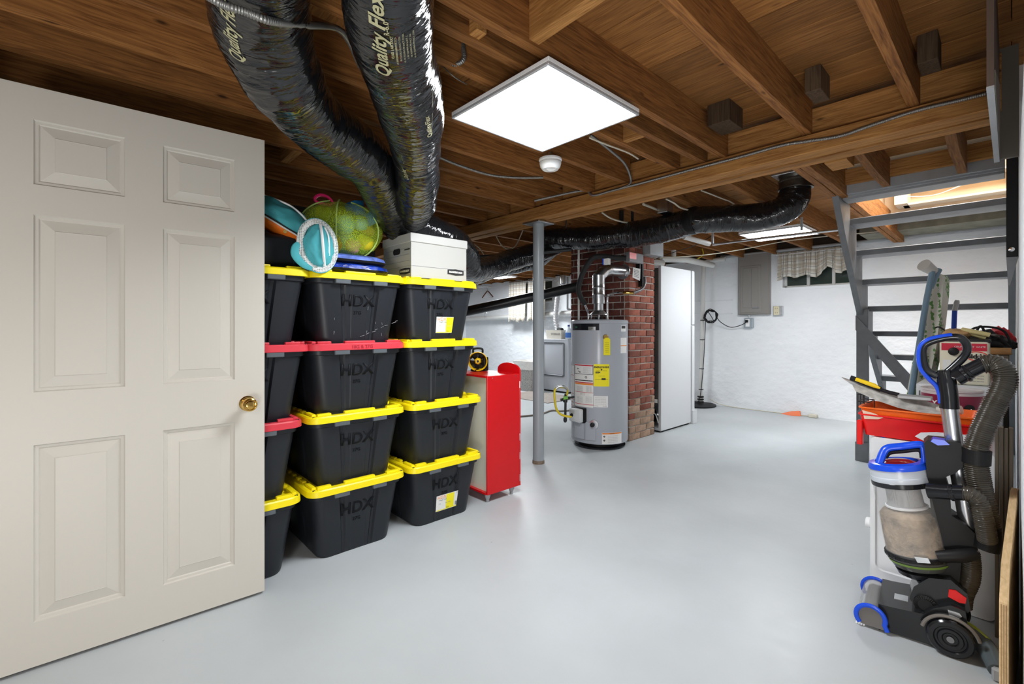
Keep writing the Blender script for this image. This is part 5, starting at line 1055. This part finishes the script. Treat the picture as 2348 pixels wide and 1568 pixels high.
for z_ in (.835, .87): MB().tube([(2.80, .515, z_), (2.80, .47, z_), (2.92, .47, z_), (2.92, .515, z_)], .0025, 6, closed=True).build('wire_ring', M_cast, t)
for x_, y_ in ((2.80, .515), (2.80, .49), (2.86, .515), (2.92, .515), (2.92, .47)): MB().cyl((x_, y_, .79), (x_, y_, .872), .002, seg=6).build('wire', M_cast, t)
# big paint can
pc_ = Vector((2.99, .205, zt+.002)); t = empty('paint_can', pc_, 'round maroon labelled paint can behind the trays', 'paint can')
mar = mat('maroon label', (.24, .015, .05), .35)
pc_.x = 3.075; MB().box((3.04, .02, .0), (3.23, .36, zt)).build('x', M_whitep, None); bpy.data.objects.remove(bpy.data.objects['x'])
PR = .112
pc_ = Vector((2.99+.16, .203, 0)); hz_ = .70
MB().lathe([(PR, .69), (PR, .885), (PR+.003, .888), (PR+.003, .897), (PR-.006, .897), (PR-.012, .888), (.02, .888)], pc_, None, 40).build('can_body', mat('can clear plastic', (.62, .58, .58), .3), t)
MB().lathe([(PR+.001, .70), (PR+.001, .872)], pc_, None, 40, caps=False).build('label_wrap', mar, t, label='maroon wraparound label')
MB().lathe([(PR+.0015, .70), (PR+.0015, .735)], pc_, None, 40, caps=False).build('label_band', mat('pinkish white', (.65, .5, .52), .5), t)
ed = (at(2212, 905, X=3.08)-pc_); ed.z = 0; ed.normalize(); ee = pc_+ed*PR+Vector((0, 0, .815)); MB().lathe([(.02, 0), (.02, .008), (.012, .012)], ee, ed, 16).build('ear', M_black, t); MB().tube(spline([ee+ed*.012, ee+ed*.03+Vector((.0, -.03, -.03)), ee+ed*.02+Vector((0, -.055, -.08)), ee+ed*.0+Vector((0, -.05, -.11))]), .002).build('bail_wire', M_galv, t)
f_ = -vd.cross(Vector((0, 0, 1))); td = (Vector((0, 0, 0))-pc_); td.z = 0; td.normalize(); tx = Vector((-td.y, td.x, 0)); tx = tx if tx.dot(rt) > 0 else -tx
def cant(body, dth, z, size, m, bold=0): text(body, size, (0, 0, 0), (1, 0, 0), (0, 1, 0), m, t, fn=lambda x_, y_: pc_+(td*cos(dth+x_/PR)+tx*sin(dth+x_/PR))*(PR+.003)+Vector((0, 0, z+y_)), depth=0, bold=bold)
cant('Y', -.55, .83, .035, M_paper, .001); cant('interior', -.62, .80, .018, M_paper); cant('BEHR', -.60, .775, .02, M_ink, .001)
# white appliance behind, with the square paint pail
ax_ = 3.30; t = empty('white_appliance', (ax_, .2, 0), 'white boxy appliance behind the paint trays, carrying the square paint pail', 'appliance')
MB().box((ax_, .03, 0), (ax_+.42, .352, .90), .012, seg=3).build('cabinet', M_white, t); MB().box((ax_-.004, .05, .72), (ax_+.002, .33, .86), .003).build('drawer_front', M_white, t)
MB().box((ax_-.002, .335, .05), (ax_+.001, .340, .86)).build('seam', M_grey, t)
g0 = Vector((3.345, .077, .902)); g1 = Vector((3.53, .262, 1.128)); t = empty('square_paint_pail', g0, 'square cream and red paint pail standing on the white appliance', 'paint pail')
MB().box(g0, g1, .012, seg=3).build('pail', mat('cream print', (.76, .72, .56), .45), t); MB().box((g0.x-.0015, g0.y+.008, g1.z-.05), (g1.x+.001, g1.y-.008, g1.z-.012)).build('red_band', mat('crimson print', (.60, .02, .05), .4), t)
MB().box((g0.x+.004, g0.y-.004, g1.z-.01), (g1.x, g1.y+.004, g1.z+.008), .004).build('lid', M_ink, t); MB().box((g0.x-.0012, g0.y+.14, g0.z+.02), (g0.x, g1.y-.012, g1.z-.10)).build('pale_panel', M_paper, t)
MB().lathe([(.021, 0), (.021, .012), (.014, .016)], (g0.x, g1.y-.055, g1.z-.055), (-1, 0, 0), 20).build('ear', M_black, t)
text('Glidden', .031, (g0.x-.002, g0.y+.046, g1.z-.078), (0, -1, 0), (0, 0, 1), M_ink, t, bold=.0012)
MB().tube([(g0.x-.001, g0.y+.046+.040*cos(a_), g1.z-.076+.022*sin(a_)) for a_ in [i*pi/12 for i in range(24)]], .0022, 6, closed=True).build('red_oval', M_redp, t)
text('CEILING PAINT  WHITE', .011, (g0.x-.003, g0.y+.07, g1.z-.03), (0, -1, 0), (0, 0, 1), M_paper, t)
for k in range(3): text('flat latex covers', .010, (g0.x-.002, g0.y+.05, g0.z+.05-k*.014), (0, -1, 0), (0, 0, 1), M_inkg, t)
# tall cardboard box with plank on top and clutter
t = tagp(MB().box((3.745, .01, 0), (4.05, .275, 1.045), .004).build('cardboard_carton', mat('grey carton', (.34, .31, .26), .85, var=.1, vscale=5)), 'tall grey brown carton behind the white appliance', 'carton')
t = tagp(MB().box((3.735, .0, 1.047), (4.06, .285, 1.085), .003).build('wooden_board', tanwood and mat('amber board', (.42, .22, .08), .6, var=.2, vscale=12)), 'amber wooden board lying on top of the tall carton', 'board')
t = empty('tool_bag', (3.9, .12, 1.087), 'black and red bag with looped cords on the wooden board', 'bag')
ax = Vector((0, 1, 0)); ay = Vector((1, 0, 0)); az = Vector((0, 0, 1))
blob('black_bag', M_black, -.2, pi/2-.02, t, Vector((3.86, .13, 1.095)), .13, .12, .075, .35, 12); blob('red_bag', mat('red fabric', (.45, .02, .03), .7), -.2, pi/2-.02, t, Vector((3.95, .05, 1.10)), .065, .07, .10, .25, 15, 'red fabric part')
for pts in ([Q(2222, 760, 3.8), Q(2235, 752, 3.8), Q(2255, 749, 3.8), Q(2285, 752, 3.8), Q(2305, 762, 3.8), Q(2317, 785, 3.8)], [Q(2235, 775, 3.79), Q(2243, 752, 3.79), Q(2252, 750, 3.79), Q(2262, 775, 3.79)], [Q(2225, 775, 3.78), Q(2250, 768, 3.78), Q(2290, 775, 3.78), Q(2315, 795, 3.78)]):
    MB().tube(spline(pts), .006, 8).build('cord', M_black, t)
t = empty('work_glove', Q(2215, 775, 3.6), 'tan and yellow leather work glove draped on the square paint pail', 'glove')
ax = Vector((.2, -1, -.1)).normalized(); ay = Vector((1, .2, 0)).normalized(); az = Vector((0, 0, 1))
gp = Vector((3.44, .20, 1.165)); blob('palm', mat('tan leather', (.50, .30, .13), .7, var=.2, vscale=20), -pi/2+.05, pi/2-.05, t, gp, .055, .06, .026, .25, 3)
gy = mat('yellow leather', (.66, .56, .26), .7)
for k, (dy, dz, l) in enumerate(((0, .012, .12), (.012, .0, .10), (-.012, -.004, .09), (-.02, .004, .07))): MB().tube(spline([gp+Vector((-.02+k*.02, -.02, .01+dz)), gp+Vector((-.03+k*.022, -.06, .0+dz)), gp+Vector((-.03+k*.022, -.04-l*.7, -.018+dz))]), [.012]*17, 10).build('finger', gy, t)
MB().tube(spline([gp+Vector((0, .04, .01)), gp+Vector((0, .07, .035)), gp+Vector((0, .09, .03))]), .004).build('cord_loop', M_black, t)
# broom handle
t = empty('broom_handle', Q(2170, 790, 3.9), 'blue broom handle with a grey hanging cap leaning among the clutter', 'broom')
h0, h1 = Vector((4.22, .30, .0)), Q(2189, 712, 4.1); h2 = Q(2195, 688, 4.1)
MB().cyl(h0, h1, .013).build('shaft', mat('royal blue', (.01, .06, .45), .35), t); MB().tube([h1, h1.lerp(h2, .8), h2], [.014, .014, .010], 12).build('hanging_cap', M_greyl, t, label='grey hanging cap')
MB().box((4.14, .10, 0), (4.2, .55, .07), .01).build('broom_head', mat('royal blue', (.01, .06, .45), .35), t)
# ironing board
t = empty('ironing_board', (3.7, .38, 0), 'folded ironing board with green leaf cover and blue grey legs leaning on the stairs', 'ironing board')
IX = 3.80; px = [(2140, 650), (2148, 634), (2158, 628), (2163, 640), (2161, 680), (2154, 740), (2146, 800), (2135, 850), (2122, 890), (2108, 930), (2092, 1020), (2075, 1100), (2060, 1100), (2068, 1000), (2078, 910), (2090, 840), (2103, 780), (2116, 720), (2128, 678)]
pts = [Q(u, v, IX) for u, v in px]
leaf = mat('leaf print cotton', (.72, .71, .62), .85); n_l = leaf.node_tree.nodes; L_l = leaf.node_tree.links; tc = n_l.new('ShaderNodeTexCoord'); mp = n_l.new('ShaderNodeMapping'); mp.inputs['Scale'].default_value = (1, 11, 2.2); mp.inputs['Rotation'].default_value = (.22, 0, 0); L_l.new(tc.outputs['Object'], mp.inputs[0])
wv = n_l.new('ShaderNodeTexWave'); wv.inputs['Scale'].default_value = .9; wv.inputs['Distortion'].default_value = 3.5; wv.inputs['Detail'].default_value = 3; wv.bands_direction = 'Y'; L_l.new(mp.outputs[0], wv.inputs[0])
vn = n_l.new('ShaderNodeTexVoronoi'); vn.inputs['Scale'].default_value = 60; L_l.new(tc.outputs['Object'], vn.inputs[0]); mu = n_l.new('ShaderNodeMath'); mu.operation = 'MULTIPLY'; L_l.new(wv.outputs[1], mu.inputs[0]); L_l.new(vn.outputs['Distance'], mu.inputs[1])
cr = n_l.new('ShaderNodeValToRGB'); e = cr.color_ramp.elements; e[0].color = (.70, .69, .60, 1); e[0].position = .42; e[1].color = (.13, .30, .08, 1); e[1].position = .50; L_l.new(mu.outputs[0], cr.inputs[0]); L_l.new(cr.outputs[0], n_l['Principled BSDF'].inputs['Base Color'])
b = MB(); b.prism(pts, (.20, -.015, 0)); b.build('padded_cover', leaf, t)
MB().tube([Q(2138, 622, 3.74), Q(2124, 690, 3.74), Q(2088, 912, 3.74), Vector((3.74, .44, .03))], .026, 16, sq=.6).build('leg', mat('blue grey enamel', (.17, .26, .34), .35), t, label='blue grey metal leg'); 
MB().tube([Q(2152, 618, 3.78), Q(2145, 632, 3.76), Q(2132, 660, 3.75)], .018, 12).build('leg_brace', mat('blue grey enamel', (.17, .26, .34), .35), t)
MB().cyl(Q(2118, 607, 3.70), Q(2140, 622, 3.76), .036, .026, 24).build('foot_cap', mat('pale plastic cap', (.62, .60, .56), .4), t, label='pale plastic foot cap')
# folded slats, plywood
t = empty('slat_bundle', (2.6, .025, 0), 'bundle of narrow brown vinyl slats standing upright beside the white cabinet', 'slats')
for k in range(4): MB().box((2.58+.002*k, -.004+.0125*k, 0), (2.63, .0075+.0125*k, .815-.006*(k % 2)), .0035, seg=2).build('slat', mat('taupe vinyl', (.20, .165, .12), .6), t)
t = empty('plywood_offcut', (2.2, 0, 0), 'pale plywood offcut standing against the right wall at the bottom corner', 'plywood')
b = MB(); b.prism([(1.86, .024, 0), (1.86, .024, .44), (2.0, .022, .50), (2.5, .004, .60), (2.55, .0, .60), (2.55, 0, 0)], (0, -.018, 0)); b.build('sheet', palewood, t)
for v in range(3): MB().box((1.8585, .009+.005*v, .001), (1.8602, .0105+.005*v, .435)).build('ply_line', mat('ply glue line', (.30, .19, .09), .8), t)
# floor attachment
p = Vector((2.38, .062, 0)); t = empty('vacuum_attachment', p, 'lime and clear brush attachment on the floor behind the vacuum wheel', 'vacuum tool')
MB().tube(spline([p+Vector((-.10, -.03, .03)), p+Vector((0, .0, .045)), p+Vector((.08, .05, .05)), p+Vector((.13, .10, .04))]), lerp_list([.024, .03, .028, .018], 25), 14, sq=1.1).build('clear_shell', mat('smoky clear', (.10, .12, .13), .1), t)
MB().tube(spline([p+Vector((.02, .0, .062)), p+Vector((.08, .045, .067)), p+Vector((.125, .095, .05))]), .014, 10).build('lime_insert', mat('lime plastic', (.50, .62, .05), .3), t); MB().box(p+Vector((-.12, -.045, .0)), p+Vector((-.06, -.015, .045)), .006).build('grey_nozzle', M_greyl, t)
# ================================================================ UPRIGHT VACUUM
vn_ = Vector((.995, .096, 0)).normalized(); vh = Vector((-vn_.y, vn_.x, 0)); vo = Vector((2.318, .151, 0))
def V_(u, v, w_):
    a_ = (u-CX)/F; r = Vector((fw.x+rt.x*a_, fw.y+rt.y*a_, (V0-v)/F)); d_ = (w_+vo.dot(vn_))/(r.x*vn_.x+r.y*vn_.y); return Vector((r.x*d_, r.y*d_, H+r.z*d_))
vc = empty('upright_vacuum', vo+vn_*.14+vh*.1, 'blue and black upright vacuum cleaner with clear dust bin standing at the right', 'vacuum cleaner')
M_smoke = mat('smoky plastic', (.016, .017, .019), .14, spec=.6)
M_hose = mat('brown grey ribbed hose', (.055, .047, .035), .2, spec=.7)
M_clear = mat('clear bin plastic', (.62, .64, .66), .08, alpha=.22)
M_sil = mat('brushed aluminium', (.62, .63, .66), .25, metal=.9)
b = MB(); b.prism([V_(u, v, .015) for u, v in ((2014, 1384), (2040, 1391), (2118, 1408), (2140, 1395), (2180, 1388), (2214, 1402), (2220, 1440), (2214, 1474), (2150, 1482), (2030, 1446), (2015, 1444))], vn_*.245); b.bevel(.008, 2); b.build('floor_head', M_smoke, vc)
b = MB(); b.prism([V_(u, v, .05) for u, v in ((2022, 1378), (2112, 1398), (2108, 1404), (2020, 1386))], vn_*.16); b.bevel(.003, 2); b.build('clear_window', mat('pale clear plastic', (.22, .23, .24), .15), vc)
b = MB(); b.prism([V_(u, v, .09) for u, v in ((2050, 1372), (2082, 1379), (2082, 1384), (2050, 1377))], vn_*.05); b.bevel(.002, 2); b.build('release_button', M_galv, vc)
# brush roll housing
bc0 = V_(1996, 1418, 0); bc0.z = max(bc0.z, .047)
def arc(w_, r, a0, a1, n=14): return [bc0+vn_*w_+vh*cos(a0+(a1-a0)*i/n)*r+Vector((0, 0, sin(a0+(a1-a0)*i/n)*r)) for i in range(n+1)]
b = MB(); b.grid([arc(w_, .044, -.5, pi+.2) for w_ in (.0, .12, .27)]); o = b.build('brush_cover', mat('smoky clear shell', (.45, .45, .45), .12, alpha=.55), vc, ang=180, nrm=False)
MB().cyl(bc0+vn_*.02, bc0+vn_*.25, .028, seg=20).build('brush_roll', M_black, vc)
b = MB(); b.prism(arc(-.001, .044, -.4, pi+.1)+[bc0+vn_*-.001-vh*.045+Vector((0, 0, -.035)), bc0+vn_*-.001+vh*.03+Vector((0, 0, -.035))], vn_*.006); b.build('end_cap', mat('smoked end cap', (.16, .15, .14), .2), vc)
for w_ in (-.003, .262): MB().tube(arc(w_, .046, -.7, pi+.3, 24)+[bc0+vn_*w_-vh*.052+Vector((0, 0, -.035))], .0085, 10, sq=.8).build('blue_trim', M_blue, vc, label='blue plastic trim')
for k in range(4): MB().cyl(bc0+vn_*.004+vh*(.042-.008*k)+Vector((0, 0, -.026)), bc0+vn_*.004+vh*(.046-.008*k)+Vector((0, 0, -.044)), .003, seg=6).build('bristle_tuft', M_whitep, vc)
# wheels
for w_ in (.0, .25):
    c = V_(2179, 1462, 0)+vn_*w_; c.z = .0665; s_ = -1 if w_ == 0 else 1
    MB().lathe([(.001, -.012), (.010, -.013), (.012, -.009), (.020, -.009), (.024, -.013), (.034, -.013), (.037, -.008), (.043, -.008), (.047, -.014), (.060, -.014), (.0655, -.008), (.0665, 0), (.0665, .018), (.06, .024), (.001, .024)], c, vn_ if s_ < 0 else -vn_, 48).build('wheel', M_gloss, vc)
    if w_ == 0: MB().lathe([(.011, -.0135), (.010, -.016), (.001, -.016)], c, vn_, 20).build('hub_cap', M_grey, vc); MB().tube([c+vn_*-.004+vh*cos(a_)*.078+Vector((0, 0, sin(a_)*.078)) for a_ in [2.9-2.7*i/16 for i in range(17)]], .006, 8).build('fender', mat('bronze grey', (.17, .155, .14), .25), vc)
b = MB(); b.prism([V_(u, v, .05) for u, v in ((2085, 1372), (2095, 1345), (2130, 1325), (2180, 1330), (2218, 1362), (2226, 1400), (2200, 1420), (2150, 1412), (2110, 1402))], vn_*.15); b.bevel(.012, 3); b.build('pivot_housing', M_smoke, vc)
c = V_(2122, 1388, .04); MB().lathe([(.001, 0), (.022, 0), (.026, .004), (.034, .006), (.038, .018), (.038, .04)], c, vn_, 32).build('motor_cap', M_black, vc)
for k in range(9): a_ = 1.0+k*.2; MB().box((-.001, -.006, .027), (.001, .0, .036), M=Matrix.Translation(c)@vn_.to_track_quat('Y', 'Z').to_matrix().to_4x4()@Matrix.Rotation(a_-1.8, 4, 'Y')).build('vent_slot', M_ink, vc)
b = MB(); b.prism([V_(u, v, .045) for u, v in ((2176, 1352), (2192, 1354), (2216, 1372), (2214, 1384), (2200, 1382), (2174, 1368))], vn_*.03); b.bevel(.002); b.build('red_latch', M_redp, vc, label='red release latch')
b = MB(); b.prism([V_(u, v, .012) for u, v in ((2173, 1398), (2200, 1406), (2206, 1414), (2196, 1421), (2176, 1410))], vn_*.03); b.bevel(.003); b.build('foot_pedal', M_galv, vc, label='silver foot pedal')
# canister
pa, pb_ = V_(2102, 1262, .14), V_(2067, 1108, .14); axv = (pb_-pa).normalized(); Lc = (pb_-pa).length
def can(name, prof, m, label=None, seg=48, caps=True): return MB().lathe(prof, pa, axv, seg, caps).build(name, m, vc, label=label)
can('dust_bin', [(.100, 0), (.099, .01), (.095, Lc)], M_clear, 'clear dust bin', caps=False)
can('dust', [(.001, .004), (.0965, .004), (.0955, Lc*.32), (.093, Lc*.55), (.08, Lc*.61), (.03, Lc*.64), (.001, Lc*.6)], mat('packed brown dust', (.33, .25, .17), 1, var=.6, vscale=16, bump=1, bscale=60, dist=.01), 'brown dust')
can('filter_screen', [(.038, Lc*.55), (.05, Lc*.63), (.062, Lc*.66), (.064, Lc*.69), (.058, Lc*.70), (.056, Lc*.97), (.02, Lc*.98)], mesh_mat('grey filter mesh', (.45, .45, .45), 300, .3), 'grey filter screen')
can('screen_ring', [(.058, Lc*.64), (.068, Lc*.655), (.069, Lc*.68), (.058, Lc*.695)], M_whitep)
can('black_collar', [(.0965, Lc-.002), (.098, Lc), (.098, Lc+.016), (.0965, Lc+.018)], M_gloss)
can('white_shroud', [(.097, Lc+.017), (.098, Lc+.02), (.0965, Lc+.035), (.0935, Lc+.038), (.093, Lc+.066), (.088, Lc+.068)], mat('silver white plastic', (.56, .60, .66), .25))
can('blue_rim', [(.090, Lc+.064), (.097, Lc+.066), (.097, Lc+.076), (.090, Lc+.088), (.070, Lc+.092), (.068, Lc+.080)], M_blue, 'blue top rim', caps=False)
can('red_dome', [(.075, Lc+.07), (.07, Lc+.082), (.04, Lc+.094), (.001, Lc+.097)], mat('dark red translucent', (.22, .01, .015), .1), 'dark red dome')
ha = [V_(2016, 1064, .10), V_(2024, 1040, .12), V_(2036, 1027, .13), V_(2070, 1023, .14), V_(2105, 1019, .14), V_(2118, 1024, .14), V_(2121, 1040, .14), V_(2122, 1060, .14)]
MB().tube(spline(ha, 6), .011, 12, sq=1.4).build('carry_handle', M_blue, vc, label='blue carry handle'); MB().tube(spline([q+Vector((0, 0, -.012))+(V_(2070, 1060, .14)-q)*.12 for q in ha[1:-1]], 6), .008, 10, sq=1.3).build('handle_grip', M_black, vc)
can('vent_ring', [(.099, -.018), (.104, -.016), (.104, -.002), (.1005, .002)], M_black)
for k in range(20):
    a_ = k*2*pi/20; q = Vector((0, 0, 1)).rotation_difference(axv).to_matrix(); MB().box((.1035, -.005, -.013), (.1055, .005, -.006), M=Matrix.Translation(pa)@q.to_4x4()@Matrix.Rotation(a_, 4, 'Z')).build('vent_gap', M_gloss, vc)
can('lower_bowl', [(.06, -.068), (.085, -.055), (.094, -.035), (.097, -.018)], mat('smoke clear bowl', (.07, .075, .07), .08)); MB().lathe([(.0952, -.037), (.0972, -.032), (.0978, -.028)], pa, axv, 48, caps=False).build('green_band', mat('leaf green', (.16, .27, .05), .3), vc, label='green filter band')
can('neck', [(.05, -.10), (.075, -.085), (.08, -.068), (.06, -.064)], M_gloss)
b = MB(); b.prism([V_(u, v, .025) for u, v in ((2096, 1276), (2128, 1280), (2134, 1292), (2104, 1290))], vn_*.03); b.bevel(.003); b.build('bin_button', M_galv, vc, label='silver bin button')
# spine
b = MB(); b.prism([V_(u, v, .095) for u, v in ((2118, 1016), (2128, 1008), (2150, 1010), (2204, 1016), (2208, 1070), (2192, 1084), (2168, 1094), (2178, 1125), (2182, 1182), (2215, 1204), (2238, 1226), (2243, 1262), (2206, 1270), (2200, 1338), (2150, 1344), (2132, 1300), (2140, 1220), (2128, 1110))], vn_*.10); b.bevel(.008, 2); b.build('spine', M_black, vc)
b = MB(); b.prism([V_(u, v, .085) for u, v in ((2134, 1012), (2140, 1006), (2166, 1010), (2178, 1020), (2150, 1021))], vn_*.05); b.bevel(.003); b.build('blue_button', M_blue, vc, label='blue release button')
MB().tube([V_(2176, 930, .15), V_(2192, 1045, .15), V_(2222, 1215, .15)], .0265, 24).build('wand', M_sil, vc, label='brushed metal wand')
MB().tube(spline([V_(2165, 848, .15), V_(2170, 872, .15), V_(2175, 905, .15), V_(2177, 936, .15)], 6), lerp_list([.022, .029, .029, .030], 19), 20).build('handle_stem', M_gloss, vc)
hl = spline([V_(u, v, .15) for u, v in ((2150, 862), (2125, 848), (2117, 822), (2117, 797), (2132, 784), (2170, 774), (2200, 774), (2216, 790), (2214, 812), (2190, 838), (2165, 858))], 8)
MB().tube(hl, .0135, 14).build('loop_handle', M_gloss, vc); MB().tube(spline([V_(u, v, .15) for u, v in ((2183, 768), (2160, 771), (2130, 778), (2112, 792), (2107, 815), (2112, 845), (2130, 868), (2148, 886), (2155, 905), (2157, 924))], 8), .0085, 12, sq=1.7).build('blue_grip', M_blue, vc, label='blue rubber grip')
MB().tube([V_(2166, 860, .15), V_(2190, 865, .15)], .022, 16).build('hose_socket', M_gloss, vc)
MB().tube([V_(2190, 867, .15), V_(2212, 856, .15), V_(2222, 851, .15), V_(2223, 850.5, .15), V_(2258, 833, .15)], [.031, .029, .028, .0265, .0265], 24).lathe([(.03, 0), (.034, .003), (.034, .012), (.03, .015)], V_(2206, 859, .15), V_(2256, 833, .15)-V_(2206, 859, .15), 24).build('hose_connector', M_gloss, vc)
def hose(pts, r, name='ribbed_hose', pitch=.0075, m=M_hose):
    P = spline(pts, 12); Q_ = []
    for a, c in zip(P, P[1:]):
        k = max(1, int(round((c-a).length/(pitch/4))))
        for i in range(k): Q_.append(a.lerp(c, i/k))
    L = 0; rr = [r]
    for a, c in zip(Q_, Q_[1:]): L += (c-a).length; rr.append(r*(1+.09*cos(2*pi*L/pitch)))
    MB().tube(Q_, rr, 24).build(name, m, vc, ang=180)
hose([V_(u, v, w_) for u, v, w_ in ((2252, 836, .15), (2274, 833, .15), (2295, 844, .14), (2304, 868, .13), (2297, 895, .12), (2281, 926, .11), (2262, 965, .10), (2245, 1005, .10), (2236, 1040, .10), (2242, 1090, .10), (2252, 1140, .10), (2262, 1190, .10), (2266, 1225, .10))], .0335)
MB().tube(spline([V_(2264, 1205, .10), V_(2266, 1235, .10), V_(2262, 1258, .10)]), .036, 20).build('hose_cuff', M_black, vc); MB().tube([V_(2240, 1030, .10), V_(2238, 1062, .10)], .040, 20).build('hose_clip', M_black, vc)
b = MB(); b.prism([V_(u, v, .10) for u, v in ((2205, 1040), (2232, 1034), (2232, 1060), (2206, 1062))], vn_*.04); b.build('clip_arm', M_black, vc)
MB().tube([V_(2128, 1125, .04), V_(2165, 1128, .03), V_(2212, 1130, .02)], [.028, .026, .027], 20).lathe([(.028, 0), (.030, .002), (.030, .01), (.028, .012)], V_(2178, 1129, .026), V_(2212, 1130, .02)-V_(2178, 1129, .026), 20).build('bin_connector', M_gloss, vc)
hose([V_(u, v, w_) for u, v, w_ in ((2206, 1130, .02), (2228, 1134, .02), (2244, 1150, .025), (2252, 1180, .03), (2260, 1215, .045), (2264, 1240, .06))], .0265)
hose([V_(u, v, w_) for u, v, w_ in ((2222, 1262, .12), (2225, 1300, .12), (2222, 1330, .12), (2208, 1362, .12), (2204, 1392, .12))], .029)
MB().tube([V_(2150, 1276, .06), V_(2205, 1274, .06), V_(2238, 1270, .08)], [.02, .024, .02], 16).build('hose_cradle', M_black, vc)

# deeper parts: a piece that belongs to a part hangs under that part
def sub(root, child, par):
    kids = {}
    for c in root.children: kids.setdefault(c.name.split('.')[0], []).append(c)
    if par not in kids: return
    for c in kids.get(child, []):
        p = min(kids[par], key=lambda q: (sum((Vector(b) for b in q.bound_box), Vector())/8-sum((Vector(b) for b in c.bound_box), Vector())/8).length)
        parent(c, p)
for ch_, pa_ in (('burner_door_bulge', 'burner_door'), ('valve_knob', 'gas_valve'), ('drain_cock', 'drain_cup')): sub(wh, ch_, pa_)
for ch_, pa_ in (('hub_cap', 'wheel'), ('handle_grip', 'carry_handle'), ('green_band', 'lower_bowl'), ('vent_gap', 'vent_ring'), ('screen_ring', 'filter_screen'), ('vent_slot', 'motor_cap'), ('release_button', 'clear_window'), ('blue_grip', 'loop_handle')): sub(vc, ch_, pa_)
sub(dr, 'door_knob', 'door_slab')
for o in [q for q in bpy.data.objects if q.parent is None and q.name.split('.')[0] in ('window_1', 'window_2')]: sub(o, 'pane', 'window_frame')
for o in [q for q in bpy.data.objects if q.get('label', '').startswith('grey metal breaker')]:
    for ch_ in ('door_pressing', 'door_crease', 'latch'): sub(o, ch_, 'door')
for o in [q for q in bpy.data.objects if q.name.startswith('outlet_box')]: sub(o, 'slot', 'cover_plate'); sub(o, 'plug', 'receptacle')
